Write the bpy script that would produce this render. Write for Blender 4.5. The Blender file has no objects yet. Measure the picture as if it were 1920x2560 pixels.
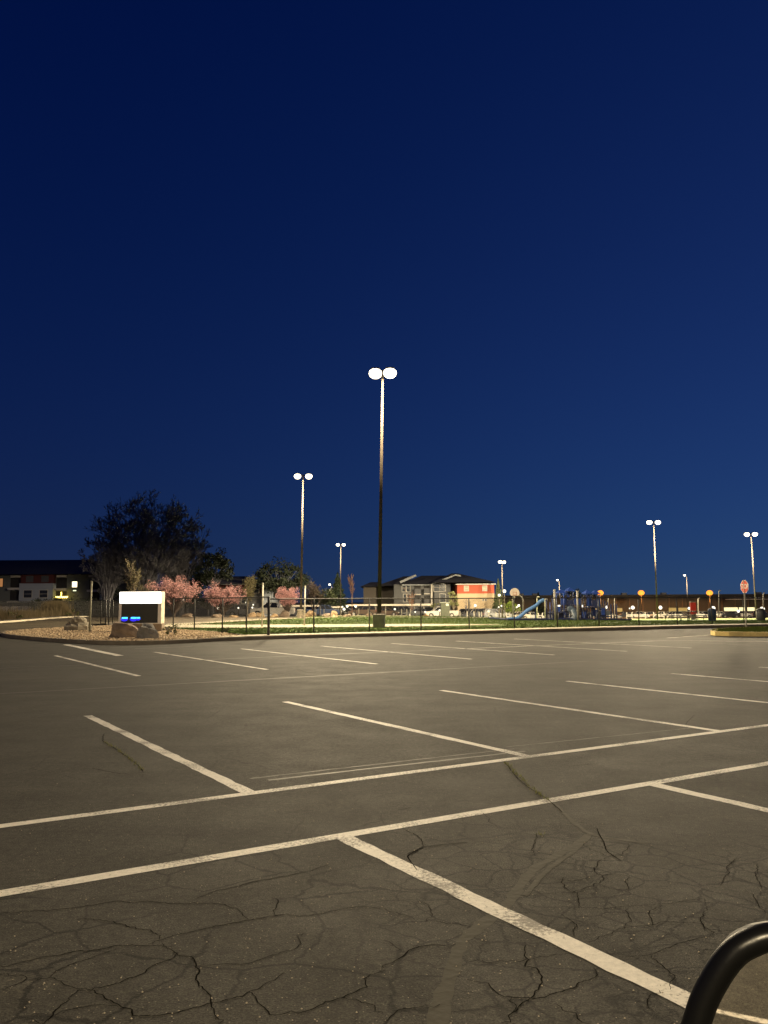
import bpy, math, random
import numpy as np
from mathutils import Vector, Matrix
from mathutils.geometry import delaunay_2d_cdt
C = bpy.context.scene.collection
SC = bpy.context.scene
rnd = random.Random(7)

# ---------------------------------------------------------------- camera
F = 2089.0; PITCH = 0.1067; ROLL = -0.006; CH = 1.4345      # focal length in px of the 1920 px wide photo
cp, sp, cr, sr = math.cos(PITCH), math.sin(PITCH), math.cos(ROLL), math.sin(ROLL)
right = Vector((cr, -sp*sr, cp*sr)); up = Vector((-sr, -sp*cr, cp*cr)); fwd = Vector((0, cp, sp))
cam_d = bpy.data.cameras.new('camera'); cam = bpy.data.objects.new('camera', cam_d); C.objects.link(cam)
cam.matrix_world = Matrix(((right.x, up.x, -fwd.x, 0), (right.y, up.y, -fwd.y, 0), (right.z, up.z, -fwd.z, CH), (0, 0, 0, 1)))
cam_d.sensor_fit = 'HORIZONTAL'; cam_d.sensor_width = 36; cam_d.lens = 36*F/1920
cam_d.clip_start = 0.05; cam_d.clip_end = 6000
SC.camera = cam
SC.view_settings.view_transform = 'Standard'; SC.view_settings.look = 'None'
SC.view_settings.exposure = 0.85; SC.view_settings.gamma = 1
SC.cycles.use_light_tree = True
SC.cycles.max_bounces = 4; SC.cycles.diffuse_bounces = 2; SC.cycles.glossy_bounces = 3; SC.cycles.transparent_max_bounces = 24
SC.cycles.sample_clamp_indirect = 4; SC.cycles.sample_clamp_direct = 4

# ---------------------------------------------------------------- world: clear sky well after sunset
W = bpy.data.worlds.new('World'); SC.world = W; W.use_nodes = True
wn = W.node_tree; bg = wn.nodes['Background']
sky = wn.nodes.new('ShaderNodeTexSky'); sky.sky_type = 'NISHITA'; sky.sun_disc = False
SUN_EL, SUN_ROT = -1.2, 55.0
sky.sun_elevation = math.radians(SUN_EL); sky.sun_rotation = math.radians(SUN_ROT)
sky.air_density = 1.0; sky.dust_density = 0.3; sky.ozone_density = 5.0
wtc = wn.nodes.new('ShaderNodeTexCoord'); wma = wn.nodes.new('ShaderNodeVectorMath'); wma.operation = 'MULTIPLY_ADD'   # the earth's shadow hides the orange rim: the lowest few degrees look like the sky above them
wma.inputs[1].default_value = (1, 1, .95); wma.inputs[2].default_value = (0, 0, .12)
wno = wn.nodes.new('ShaderNodeVectorMath'); wno.operation = 'NORMALIZE'
wn.links.new(wtc.outputs['Generated'], wma.inputs[0]); wn.links.new(wma.outputs[0], wno.inputs[0]); wn.links.new(wno.outputs[0], sky.inputs['Vector'])
tint = wn.nodes.new('ShaderNodeMix'); tint.data_type = 'RGBA'; tint.blend_type = 'MULTIPLY'
tint.inputs['Factor'].default_value = 1
SKY_TINT = (1, .9, 1, 1)
tint.inputs['B'].default_value = SKY_TINT
wgr = wn.nodes.new('ShaderNodeVectorMath'); wgr.operation = 'MULTIPLY_ADD'; wgr.inputs[1].default_value = (1.66, 1.5, 1.14); wgr.inputs[2].default_value = (-.0175, -.022, 0)
wcl = wn.nodes.new('ShaderNodeVectorMath'); wcl.operation = 'MAXIMUM'; wcl.inputs[1].default_value = (0, 0, 0)
wn.links.new(sky.outputs['Color'], tint.inputs['A']); wn.links.new(tint.outputs['Result'], wgr.inputs[0]); wn.links.new(wgr.outputs[0], wcl.inputs[0]); wn.links.new(wcl.outputs[0], bg.inputs['Color'])
bg.inputs['Strength'].default_value = 0.15

# ---------------------------------------------------------------- ground shape and pixel helpers (pixels of the 1920x2560 photo)
def sst(a, b, x):
    t = min(1, max(0, (x-a)/(b-a))); return t*t*(3-2*t)
def softplus(v, k=4.0):
    return k*math.log1p(math.exp(min(50, v/k)))
def H(x, y):
    t = sst(-2, 24, x)
    s = 0.0163*(1-t)+0.0197*t; y0 = 78*(1-t)+47*t
    if x < -10:
        q = sst(-10, -40, x) if False else min(1, max(0, (-10-x)/30)); y0 = y0+12*q
    return -s*softplus(min(y, 300)-y0)
def ray(px, py):
    x = (px-960)/F; y = -(py-1280)/F
    v = right*x+up*y+fwd
    return v
def at(px, py, dz=0):                     # ground point seen at a pixel
    v = ray(px, py); v = v/v.y
    y = 1.0
    if v.z >= -0.004: return Vector((v.x*250, 250, H(v.x*250, 250)))
    while y < 280 and CH+v.z*y > H(v.x*y, y): y *= 1.01
    lo, hi = y/1.01, y
    for _ in range(20):
        m = (lo+hi)/2
        if CH+v.z*m > H(v.x*m, m): lo = m
        else: hi = m
    return Vector((v.x*hi, hi, H(v.x*hi, hi)+dz))
def atd(px, py, d):                       # point at distance d along Y
    v = ray(px, py); v = v/v.y
    return Vector((v.x*d, d, CH+v.z*d))
def foot(px, d, py=1540):
    p = atd(px, py, d); return Vector((p.x, d, H(p.x, d)))

# ---------------------------------------------------------------- materials
MATS = {}
def new_mat(name):
    m = bpy.data.materials.new(name); m.use_nodes = True
    return m, m.node_tree, m.node_tree.nodes['Principled BSDF']
def mat(name, col, rough=0.7, metal=0.0, var=0.18, scale=3.0, bump=0.0, spec=0.5, bscale=40, coat=0):
    if name in MATS: return MATS[name]
    m, nt, b = new_mat(name)
    b.inputs['Roughness'].default_value = rough; b.inputs['Metallic'].default_value = metal
    b.inputs['Specular IOR Level'].default_value = spec; b.inputs['Coat Weight'].default_value = coat
    tc = nt.nodes.new('ShaderNodeTexCoord')
    n = nt.nodes.new('ShaderNodeTexNoise'); n.inputs['Scale'].default_value = scale; n.inputs['Detail'].default_value = 5
    nt.links.new(tc.outputs['Object'], n.inputs['Vector'])
    r = nt.nodes.new('ShaderNodeValToRGB')
    r.color_ramp.elements[0].position = 0.3; r.color_ramp.elements[1].position = 0.72
    r.color_ramp.elements[0].color = tuple(c*(1-var) for c in col[:3])+(1,)
    r.color_ramp.elements[1].color = tuple(min(1, c*(1+var)) for c in col[:3])+(1,)
    nt.links.new(n.outputs['Fac'], r.inputs['Fac']); nt.links.new(r.outputs['Color'], b.inputs['Base Color'])
    if bump:
        n2 = nt.nodes.new('ShaderNodeTexNoise'); n2.inputs['Scale'].default_value = bscale; n2.inputs['Detail'].default_value = 4
        nt.links.new(tc.outputs['Object'], n2.inputs['Vector'])
        bp = nt.nodes.new('ShaderNodeBump'); bp.inputs['Strength'].default_value = bump; bp.inputs['Distance'].default_value = 0.03
        nt.links.new(n2.outputs['Fac'], bp.inputs['Height']); nt.links.new(bp.outputs['Normal'], b.inputs['Normal'])
    MATS[name] = m
    return m
def emit(name, col, strength):
    if name in MATS: return MATS[name]
    m, nt, b = new_mat(name)
    b.inputs['Base Color'].default_value = (0.05, 0.05, 0.05, 1)
    b.inputs['Emission Color'].default_value = tuple(col)+(1,); b.inputs['Emission Strength'].default_value = strength
    MATS[name] = m
    return m
def leaf(name, c1, c2, rough=0.8):
    if name in MATS: return MATS[name]
    m, nt, b = new_mat(name); b.inputs['Roughness'].default_value = rough
    b.inputs['Specular IOR Level'].default_value = 0.2
    g = nt.nodes.new('ShaderNodeNewGeometry')
    mx = nt.nodes.new('ShaderNodeMix'); mx.data_type = 'RGBA'
    mx.inputs['A'].default_value = tuple(c1)+(1,); mx.inputs['B'].default_value = tuple(c2)+(1,)
    nt.links.new(g.outputs['Random Per Island'], mx.inputs['Factor']); nt.links.new(mx.outputs['Result'], b.inputs['Base Color'])
    MATS[name] = m
    return m

# ---------------------------------------------------------------- mesh builder
class MB:
    def __init__(s): s.v = []; s.f = []
    def add(s, vs, fs):
        o = len(s.v); s.v += [tuple(v) for v in vs]; s.f += [tuple(i+o for i in f) for f in fs]; return s
    def box(s, x0, x1, y0, y1, z0, z1, b=0.0):
        if b <= 0:
            vs = [(x, y, z) for z in (z0, z1) for y in (y0, y1) for x in (x0, x1)]
            return s.add(vs, [(0, 2, 3, 1), (4, 5, 7, 6), (0, 1, 5, 4), (2, 6, 7, 3), (0, 4, 6, 2), (1, 3, 7, 5)])
        def ring(i, z): return [(x0+i+b_, y0+i, z) for b_ in (b-i if b > i else 0,)]
        rs = []
        for z, i in ((z0, b), (z0+b, 0), (z1-b, 0), (z1, b)):
            c = b*0.7
            X0, X1, Y0, Y1 = x0+i, x1-i, y0+i, y1-i
            rs.append([(X0+c, Y0, z), (X1-c, Y0, z), (X1, Y0+c, z), (X1, Y1-c, z), (X1-c, Y1, z), (X0+c, Y1, z), (X0, Y1-c, z), (X0, Y0+c, z)])
        vs = [p for r in rs for p in r]; fs = []
        for k in range(3):
            for j in range(8): fs.append((k*8+j, k*8+(j+1) % 8, (k+1)*8+(j+1) % 8, (k+1)*8+j))
        fs.append(tuple(range(7, -1, -1))); fs.append(tuple(range(24, 32)))
        return s.add(vs, fs)
    def tube(s, pts, rad, n=8, cap=True):
        pts = [Vector(p) for p in pts]
        if not isinstance(rad, (list, tuple)): rad = [rad]*len(pts)
        vs = []; fs = []
        t0 = (pts[1]-pts[0]).normalized()
        a = t0.orthogonal().normalized()
        for i, p in enumerate(pts):
            if i == 0: t = pts[1]-pts[0]
            elif i == len(pts)-1: t = pts[-1]-pts[-2]
            else: t = (pts[i+1]-pts[i]).normalized()+(pts[i]-pts[i-1]).normalized()
            t = t.normalized() if t.length > 1e-9 else t0
            a = (a-t*a.dot(t)); a = a.normalized() if a.length > 1e-6 else t.orthogonal().normalized()
            bb = t.cross(a)
            for k in range(n):
                w = 2*math.pi*k/n
                vs.append(p+(a*math.cos(w)+bb*math.sin(w))*rad[i])
        for i in range(len(pts)-1):
            for k in range(n):
                fs.append((i*n+k, i*n+(k+1) % n, (i+1)*n+(k+1) % n, (i+1)*n+k))
        if cap:
            fs.append(tuple(range(n-1, -1, -1))); fs.append(tuple((len(pts)-1)*n+k for k in range(n)))
        return s.add(vs, fs)
    def lathe(s, prof, n=16, c=(0, 0, 0)):
        vs = []; fs = []
        for r, z in prof:
            for k in range(n):
                w = 2*math.pi*k/n; vs.append((c[0]+r*math.cos(w), c[1]+r*math.sin(w), c[2]+z))
        for i in range(len(prof)-1):
            for k in range(n): fs.append((i*n+k, i*n+(k+1) % n, (i+1)*n+(k+1) % n, (i+1)*n+k))
        fs.append(tuple(range(n-1, -1, -1))); fs.append(tuple((len(prof)-1)*n+k for k in range(n)))
        return s.add(vs, fs)
    def ball(s, c, r, n=8, sz=1.0):
        prof = [(max(0.02*r, r*math.sin(math.pi*i/6)), -r*sz*math.cos(math.pi*i/6)) for i in range(7)]
        return s.lathe(prof, n, c)
    def prism(s, poly, y0, y1):                     # polygon in x,z extruded along y
        n = len(poly)
        vs = [(x, y0, z) for x, z in poly]+[(x, y1, z) for x, z in poly]
        fs = [tuple(range(n)), tuple(range(2*n-1, n-1, -1))]+[((i+1) % n, i, n+i, n+(i+1) % n) for i in range(n)]
        return s.add(vs, fs)
    def quad(s, a, b, c, d): return s.add([a, b, c, d], [(0, 1, 2, 3)])
    def card(s, p, r, rn, el=1.0):                  # one leaf-sized face
        a = Vector((rn.gauss(0, 1), rn.gauss(0, 1), rn.gauss(0, 1))).normalized(); b = a.orthogonal().normalized()
        b = (Matrix.Rotation(rn.uniform(0, 6.28), 3, a) @ b)
        c = a.cross(b)
        p = Vector(p); r *= rn.uniform(.6, 1.3)
        return s.add([p-b*r, p-c*r*.5*el, p+b*r, p+c*r*.5*el], [(0, 1, 2, 3)])
    def build(s, name, m, parent=None, smooth=False, loc=None):
        me = bpy.data.meshes.new(name); me.from_pydata(s.v, [], s.f); me.update()
        me.materials.append(m)
        if smooth: me.polygons.foreach_set('use_smooth', [True]*len(me.polygons))
        o = bpy.data.objects.new(name, me); C.objects.link(o)
        if parent: o.parent = parent
        if loc is not None: o.location = loc
        return o
def tag(o, label=None, cat=None, group=None, kind=None):
    if label: o['label'] = label
    if cat: o['category'] = cat
    if group: o['group'] = group
    if kind: o['kind'] = kind
    return o
def thing(name, label, cat, loc=(0, 0, 0), rz=0, group=None, lean=0.0):
    o = bpy.data.objects.new(name, None); C.objects.link(o); o.location = loc; o.rotation_euler = (0, lean, rz)
    o.empty_display_size = 0.2
    return tag(o, label, cat, group)
def dup(root, loc, rz, label, group=None, lean=None):
    r = root.copy(); C.objects.link(r); r.location = loc
    r.rotation_euler = (0, root.rotation_euler[1] if lean is None else lean, rz)
    r['label'] = label
    if group: r['group'] = group
    for ch in list(root.children):
        c = ch.copy(); C.objects.link(c); c.parent = r
        for g in list(ch.children):
            d = g.copy(); C.objects.link(d); d.parent = c
    return r
def struct(name, mb, m, **k): return tag(mb.build(name, m, **k), kind='structure')

# ---------------------------------------------------------------- ground sheets
def inside(p, poly):
    x, y = p; c = False; j = len(poly)-1
    for i in range(len(poly)):
        xi, yi = poly[i][:2]; xj, yj = poly[j][:2]
        if (yi > y) != (yj > y) and x < (xj-xi)*(y-yi)/(yj-yi)+xi: c = not c
        j = i
    return c
def drape(poly, dz, cell=3.0):
    P = []
    for i, a in enumerate(poly):
        b = poly[(i+1) % len(poly)]; L = math.dist(a[:2], b[:2]); k = max(1, int(L/cell))
        for j in range(k): P.append((a[0]+(b[0]-a[0])*j/k, a[1]+(b[1]-a[1])*j/k))
    nb = len(P); xs = [p[0] for p in P]; ys = [p[1] for p in P]
    for i in range(int((max(xs)-min(xs))/cell)):
        for j in range(int((max(ys)-min(ys))/cell)):
            q = (min(xs)+(i+.5)*cell, min(ys)+(j+.5)*cell)
            if inside(q, poly): P.append(q)
    vo, eo, fo, *_ = delaunay_2d_cdt([Vector(p) for p in P], [(i, (i+1) % nb) for i in range(nb)], [], 1, 1e-5)
    mb = MB(); vs = [(v.x, v.y, H(v.x, v.y)+dz) for v in vo]; fs = []
    for f in fo:
        a, b, c = [vo[i] for i in f]
        if not inside(((a.x+b.x+c.x)/3, (a.y+b.y+c.y)/3), poly): continue
        if (b.x-a.x)*(c.y-a.y)-(b.y-a.y)*(c.x-a.x) < 0: f = f[::-1]
        fs.append(tuple(f))
    return mb.add(vs, fs)
def densify(pl, step=1.0):
    out = []
    for a, b in zip(pl, pl[1:]):
        k = max(1, int(math.dist(a[:2], b[:2])/step))
        for j in range(k): out.append((a[0]+(b[0]-a[0])*j/k, a[1]+(b[1]-a[1])*j/k))
    out.append(tuple(pl[-1][:2])); return out
def smooth_pl(pl, n=2):
    for _ in range(n):
        q = [pl[0]]
        for a, b in zip(pl, pl[1:]):
            q += [(a[0]*.75+b[0]*.25, a[1]*.75+b[1]*.25), (a[0]*.25+b[0]*.75, a[1]*.25+b[1]*.75)]
        q.append(pl[-1]); pl = q
    return pl
def offs(pl, d):
    out = []
    for i, p in enumerate(pl):
        a = pl[max(0, i-1)]; b = pl[min(len(pl)-1, i+1)]
        t = Vector((b[0]-a[0], b[1]-a[1])).normalized(); out.append((p[0]-t.y*d, p[1]+t.x*d))
    return out
def band(pl, w0, w1, dz):                           # flat ribbon between two offsets of a line
    A = offs(pl, w0); B = offs(pl, w1); mb = MB()
    vs = [(x, y, H(x, y)+dz) for x, y in A]+[(x, y, H(x, y)+dz) for x, y in B]; n = len(A)
    return mb.add(vs, [(i, i+1, n+i+1, n+i) if w1 > w0 else (i, n+i, n+i+1, i+1) for i in range(n-1)])
def kerb(pl, w, h, z0=-0.05):                       # solid kerb: line is its road face, w to the left of travel
    A = pl; B = offs(pl, w); n = len(A); b = 0.025; A2 = offs(pl, b)
    vs = []
    for (x, y) in A: vs.append((x, y, H(x, y)+z0))
    for (x, y) in A: vs.append((x, y, H(x, y)+h-b))
    for (x, y) in A2: vs.append((x, y, H(x, y)+h))
    for (x, y) in B: vs.append((x, y, H(x, y)+h))
    for (x, y) in B: vs.append((x, y, H(x, y)+z0))
    fs = [(k*n+i, k*n+i+1, (k+1)*n+i+1, (k+1)*n+i) for k in range(4) for i in range(n-1)]
    fs += [tuple(k*n for k in range(5))[::-1], tuple(k*n+n-1 for k in range(5))]
    return MB().add(vs, fs)

# lot frame: u along the long painted lines, n towards the far kerb
O = Vector((-1.02, 6.50)); TH = math.radians(31.2); U = Vector((math.cos(TH), math.sin(TH))); N = Vector((-U.y, U.x))
def un(u, n): p = O+U*u+N*n; return (p.x, p.y)

# ---------------------------------------------------------------- asphalt
def asphalt(name, base, wet=0.0, cracks=True, rough=0.80):
    m, nt, b = new_mat(name); L = nt.links.new; nd = nt.nodes.new
    tc = nd('ShaderNodeTexCoord')
    def noise(sc, det=4, rgh=.55, vec=None):
        n = nd('ShaderNodeTexNoise'); n.inputs['Scale'].default_value = sc; n.inputs['Detail'].default_value = det
        n.inputs['Roughness'].default_value = rgh; L(vec or tc.outputs['Object'], n.inputs['Vector']); return n
    def mrange(src, a, b_, c, d):
        r = nd('ShaderNodeMapRange'); r.inputs[1].default_value = a; r.inputs[2].default_value = b_
        r.inputs[3].default_value = c; r.inputs[4].default_value = d; L(src, r.inputs[0]); return r.outputs[0]
    def mul(a, b_):
        x = nd('ShaderNodeMath'); x.operation = 'MULTIPLY'; L(a, x.inputs[0])
        if isinstance(b_, float): x.inputs[1].default_value = b_
        else: L(b_, x.inputs[1])
        return x.outputs[0]
    big = mrange(noise(0.22, 5, .6).outputs['Fac'], .3, .7, .78, 1.25)
    mid = mrange(noise(1.7, 7, .68).outputs['Fac'], .32, .68, .84, 1.17)
    # tyre-worn streaks that run along the aisles
    mp = nd('ShaderNodeMapping'); mp.inputs['Rotation'].default_value = (0, 0, -TH); mp.inputs['Scale'].default_value = (.07, .9, 1)
    L(tc.outputs['Object'], mp.inputs['Vector'])
    st = mrange(noise(1.3, 6, .65, mp.outputs[0]).outputs['Fac'], .32, .68, .84, 1.2)
    fine = mul(mrange(noise(110, 2, .8).outputs['Fac'], .33, .67, .35, 1.8), mrange(noise(20, 7, .85).outputs['Fac'], .34, .66, .5, 1.6))
    v = nd('ShaderNodeTexVoronoi'); v.inputs['Scale'].default_value = 85; L(tc.outputs['Object'], v.inputs['Vector'])
    sp_ = nd('ShaderNodeMath'); sp_.operation = 'LESS_THAN'; sp_.inputs[1].default_value = .25; L(v.outputs['Distance'], sp_.inputs[0])
    vr = nd('ShaderNodeSeparateColor'); L(v.outputs['Color'], vr.inputs[0])
    g2 = nd('ShaderNodeMath'); g2.operation = 'GREATER_THAN'; g2.inputs[1].default_value = .92; L(vr.outputs[0], g2.inputs[0])
    chip = mul(sp_.outputs[0], g2.outputs[0])
    # pale scuffs where the binder has worn off
    scf = mul(mrange(noise(1.1, 7, .75).outputs['Fac'], .54, .70, 0, 1), mrange(noise(26, 5, .8).outputs['Fac'], .48, .60, 0, 1))
    oil = mrange(noise(.85, 3, .5).outputs['Fac'], .60, .74, 1, .86)
    val = mul(mul(mul(mul(big, mid), st), fine), oil)
    col = nd('ShaderNodeMix'); col.data_type = 'RGBA'; col.blend_type = 'MULTIPLY'; col.inputs['Factor'].default_value = 1
    col.inputs['A'].default_value = tuple(base)+(1,)
    cmb = nd('ShaderNodeCombineColor'); [L(val, cmb.inputs[i]) for i in range(3)]; L(cmb.outputs[0], col.inputs['B'])
    out = col.outputs['Result']
    def mixto(src, fac, c):
        x = nd('ShaderNodeMix'); x.data_type = 'RGBA'; L(fac, x.inputs['Factor']); L(src, x.inputs['A']); x.inputs['B'].default_value = c; return x.outputs['Result']
    out = mixto(out, mul(chip, .6), (.26, .23, .18, 1))
    out = mixto(out, mul(scf, .5), (.13, .115, .085, 1))
    height = fine
    if cracks:
        wob = noise(3.2, 9, .7); wc = nd('ShaderNodeMix'); wc.data_type = 'RGBA'; wc.inputs['Factor'].default_value = .15
        L(tc.outputs['Object'], wc.inputs['A']); L(wob.outputs['Color'], wc.inputs['B'])
        def crack(scale, w):
            c = nd('ShaderNodeTexVoronoi'); c.feature = 'DISTANCE_TO_EDGE'; c.inputs['Scale'].default_value = scale
            L(wc.outputs['Result'], c.inputs['Vector']); return mrange(c.outputs['Distance'], 0, w, 1.9, 0)
        # alligator area on the right of the foreground, open network elsewhere
        def area(cx, cy, r0, r1):
            d = nd('ShaderNodeVectorMath'); d.operation = 'DISTANCE'; L(tc.outputs['Object'], d.inputs[0]); d.inputs[1].default_value = (cx, cy, 0)
            return mrange(d.outputs['Value'], r0, r1, 1, 0)
        brk = mrange(noise(1.1, 3).outputs['Fac'], .38, .52, 0, 1)
        q1 = at(1560, 2270)
        a1 = mul(mul(crack(5.2, .040), area(q1.x, q1.y, .75, 1.5)), mrange(noise(2.3, 3).outputs['Fac'], .30, .38, 0, 1))
        a2 = mul(mul(crack(2.3, .021), brk), area(.3, 2.6, 2.4, 3.6))
        a3 = mul(mul(crack(.8, .0045), mrange(noise(.5, 3).outputs['Fac'], .46, .6, 0, 1)), .6)
        out = mixto(out, mul(a1, .95), (.010, .009, .007, 1)); out = mixto(out, mul(a2, .85), (.010, .009, .007, 1)); out = mixto(out, a3, (.014, .012, .010, 1))
    L(out, b.inputs['Base Color'])
    b.inputs['Specular IOR Level'].default_value = .15
    rr = mrange(mid, .84, 1.17, rough+.05, rough-.04); L(rr, b.inputs['Roughness'])
    bp = nd('ShaderNodeBump'); bp.inputs['Strength'].default_value = .8; bp.inputs['Distance'].default_value = .007
    n3 = noise(95, 3, .75); L(n3.outputs['Fac'], bp.inputs['Height'])
    L(bp.outputs['Normal'], b.inputs['Normal'])
    return m
M_asph = asphalt('asphalt', (.0345, .0320, .0262))
M_road = asphalt('road_asphalt', (.085, .070, .045), cracks=False)
def paint(name, col, wear=.5, spot=False):
    m, nt, b = new_mat(name); L = nt.links.new; nd = nt.nodes.new
    tc = nd('ShaderNodeTexCoord')
    n1 = nd('ShaderNodeTexNoise'); n1.inputs['Scale'].default_value = 48; n1.inputs['Detail'].default_value = 5; n1.inputs['Roughness'].default_value = .75
    n2 = nd('ShaderNodeTexNoise'); n2.inputs['Scale'].default_value = 1.8; n2.inputs['Detail'].default_value = 4
    L(tc.outputs['Object'], n1.inputs['Vector']); L(tc.outputs['Object'], n2.inputs['Vector'])
    s = nd('ShaderNodeMath'); s.operation = 'MULTIPLY_ADD'; s.inputs[1].default_value = .9; L(n2.outputs['Fac'], s.inputs[0]); L(n1.outputs['Fac'], s.inputs[2])
    r = nd('ShaderNodeMapRange'); r.inputs[1].default_value = .95; r.inputs[2].default_value = 1.09; r.inputs[3].default_value = 0; r.inputs[4].default_value = wear
    src = s.outputs[0]
    if spot:                                          # the badly flaked stretch of the near stall line
        q = at(1362, 2306); d = nd('ShaderNodeVectorMath'); d.operation = 'DISTANCE'; L(tc.outputs['Object'], d.inputs[0]); d.inputs[1].default_value = tuple(q)
        e = nd('ShaderNodeMapRange'); e.inputs[1].default_value = .05; e.inputs[2].default_value = .22; e.inputs[3].default_value = .16; e.inputs[4].default_value = 0; L(d.outputs['Value'], e.inputs[0])
        f = nd('ShaderNodeMath'); f.operation = 'ADD'; L(src, f.inputs[0]); L(e.outputs[0], f.inputs[1]); src = f.outputs[0]
    L(src, r.inputs[0])
    n3 = nd('ShaderNodeTexNoise'); n3.inputs['Scale'].default_value = 22; n3.inputs['Detail'].default_value = 8; n3.inputs['Roughness'].default_value = .75; L(tc.outputs['Object'], n3.inputs['Vector'])
    rp = nd('ShaderNodeValToRGB'); rp.color_ramp.elements[0].position = .3; rp.color_ramp.elements[1].position = .7
    rp.color_ramp.elements[0].color = tuple(c*.62 for c in col)+(1,); rp.color_ramp.elements[1].color = tuple(col)+(1,)
    L(n3.outputs['Fac'], rp.inputs['Fac'])
    x = nd('ShaderNodeMix'); x.data_type = 'RGBA'; L(r.outputs[0], x.inputs['Factor']); L(rp.outputs['Color'], x.inputs['A']); x.inputs['B'].default_value = (.07, .06, .045, 1)
    L(x.outputs['Result'], b.inputs['Base Color']); b.inputs['Roughness'].default_value = .65
    bp = nd('ShaderNodeBump'); bp.inputs['Strength'].default_value = .5; bp.inputs['Distance'].default_value = .006; L(n1.outputs['Fac'], bp.inputs['Height']); L(bp.outputs['Normal'], b.inputs['Normal'])
    return m
M_paint = paint('line_paint', (.80, .75, .65), .85, True)
M_old = paint('faded_line_paint', (.066, .060, .047), 1)
M_yel = paint('yellow_kerb_paint', (.95, .72, .26), .2)
M_conc = mat('concrete', (.58, .51, .38), .85, var=.14, scale=.8, bump=.3, bscale=30)
M_kerb = mat('kerb_concrete', (.16, .135, .10), .9, var=.25, scale=2, bump=.4)
M_soil = mat('dry_soil', (.11, .085, .055), .95, var=.3, scale=.25, bump=.5, bscale=3)
M_dark = mat('far_soil', (.035, .03, .02), .95, var=.3, scale=.1)
M_grass = mat('lawn', (.072, .112, .026), .9, var=.30, scale=.6, bump=.8, bscale=14, spec=.15)
M_gravel = mat('gravel_bed', (.36, .27, .17), .95, var=.35, scale=6, bump=1, bscale=22)

KB = [(-5.9, 31.7)]+[tuple(at(x, y)[:2]) for x, y in ((700, 1597.5), (830, 1594), (960, 1591), (1220, 1584), (1400, 1579), (1560, 1575), (1730, 1571), (1920, 1567.5))]+[(60, 72), (120, 100)]
BEDF = [(-18.2, 40.5), (-17.6, 38.6), (-16.4, 36.4), (-14.8, 34.3), (-12.9, 32.1), (-10.7, 29.9), (-8.9, 28.9), (-7.4, 29.5), (-5.9, 31.7)]
BEDB = [(-18.2, 40.5), (-18.4, 43), (-18.0, 47), (-16.2, 50), (-13.2, 48.6), (-10.4, 42), (-7.4, 37.6), (-5.4, 33.0)]
BEDF = smooth_pl(BEDF); BEDB = smooth_pl(BEDB)
g = MB(); xs = [-2500, -900, -400, -200]+[-120+4*i for i in range(66)]+[200, 400, 900, 2500]
ys = [-300, -60]+[-20+4*i for i in range(84)]+[380, 600, 1200, 4500]
for y in ys:
    for x in xs: g.v.append((x, y, H(x, y)-.09))
nx = len(xs); g.f = [(j*nx+i, j*nx+i+1, (j+1)*nx+i+1, (j+1)*nx+i) for j in range(len(ys)-1) for i in range(nx-1)]
struct('ground', g, M_dark)
lot = [(-90, -40), (120, -40), (120, 100)]+KB[::-1][1:]+BEDF[::-1][1:]+[(-19, 46), (-20, 60), (-26, 108), (-38, 108), (-33, 88), (-29, 66), (-28.5, 57), (-34, 49), (-50, 43), (-90, 40)]
struct('parking_lot', drape(lot, 0, 4), M_asph)
rd = [(-90, 22), (-60, 30), (-30, 36), (-19.4, 41), (-19, 46), (-20, 60), (-26, 108), (-38, 108), (-33, 88), (-29, 66), (-28.5, 57), (-34, 49), (-50, 43), (-90, 40)]
struct('side_road', drape(rd, .006, 4), M_road)
rk = smooth_pl([(-90, 40), (-50, 43), (-34, 49), (-28.5, 57), (-29, 66), (-33, 88), (-38, 108)])
struct('road_kerb', kerb(densify(rk, 2), .45, .13), M_conc)
struct('roadside_bank', drape(rk+[(-70, 125), (-130, 90), (-130, 40)], .16, 5), M_soil)
struct('dirt_field', drape([(-16.2, 50), (-13.2, 48.6), (-12.6, 52), (-10.9, 59), (-8.2, 68), (-6, 78), (-8, 128), (-26, 128), (-26, 108), (-20, 60)], .05, 3), M_soil)
struct('gravel_bed', drape(BEDF[:-1]+[(-5.6, 32.4)]+BEDB[::-1][1:-1], .12, 1.5), M_gravel)
kbd = densify(smooth_pl(KB), 1.5)
struct('kerb', kerb(kbd, .18, .145), M_kerb)
struct('bed_kerb', kerb(densify(BEDF, .8), .16, .14), M_kerb)
struct('kerb_strip', band(kbd, .18, 1.45, .143), M_conc)
lawn = [p for p in offs(kbd, 1.4)]+[(120, 126), (70, 128), (20, 138), (-8, 133), (-6, 78), (-8.2, 68), (-10.9, 59), (-12.6, 52), (-13.2, 48.6), (-10.3, 42.4), (-7.3, 38.0), (-5.6, 34.0)]
struct('lawn', drape(lawn, .128, 3), M_grass)
struct('sidewalk', drape([(-13.2, 48.9), (-12.0, 44.8), (-8.5, 43.2), (-3, 43.0), (2, 43.8), (6.4, 46.0), (2.5, 48.2), (-3, 48.6), (-9, 48.8), (-12.6, 51.5)], .150, 2), M_conc)
path = densify(smooth_pl([(-12.6, 50.4), (-10.6, 58), (-7.9, 67), (-3.5, 72.5), (2, 70), (9, 64.5), (20, 66), (40, 76), (80, 92)]), 1.5)
struct('footpath', band(path, -.8, .9, .158), M_conc)
struct('far_parking_lot', drape([(-60, 128), (-8, 134), (20, 138.5), (70, 128.5), (120, 125.5), (170, 125), (170, 300), (-120, 300), (-120, 128)], .04, 6), M_asph)
fk = [(120, 125.2), (70, 128.2), (20, 138.2), (-8, 133.2)]
struct('far_kerb', kerb(densify(fk[::-1], 3), .3, .18), M_conc)

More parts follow.
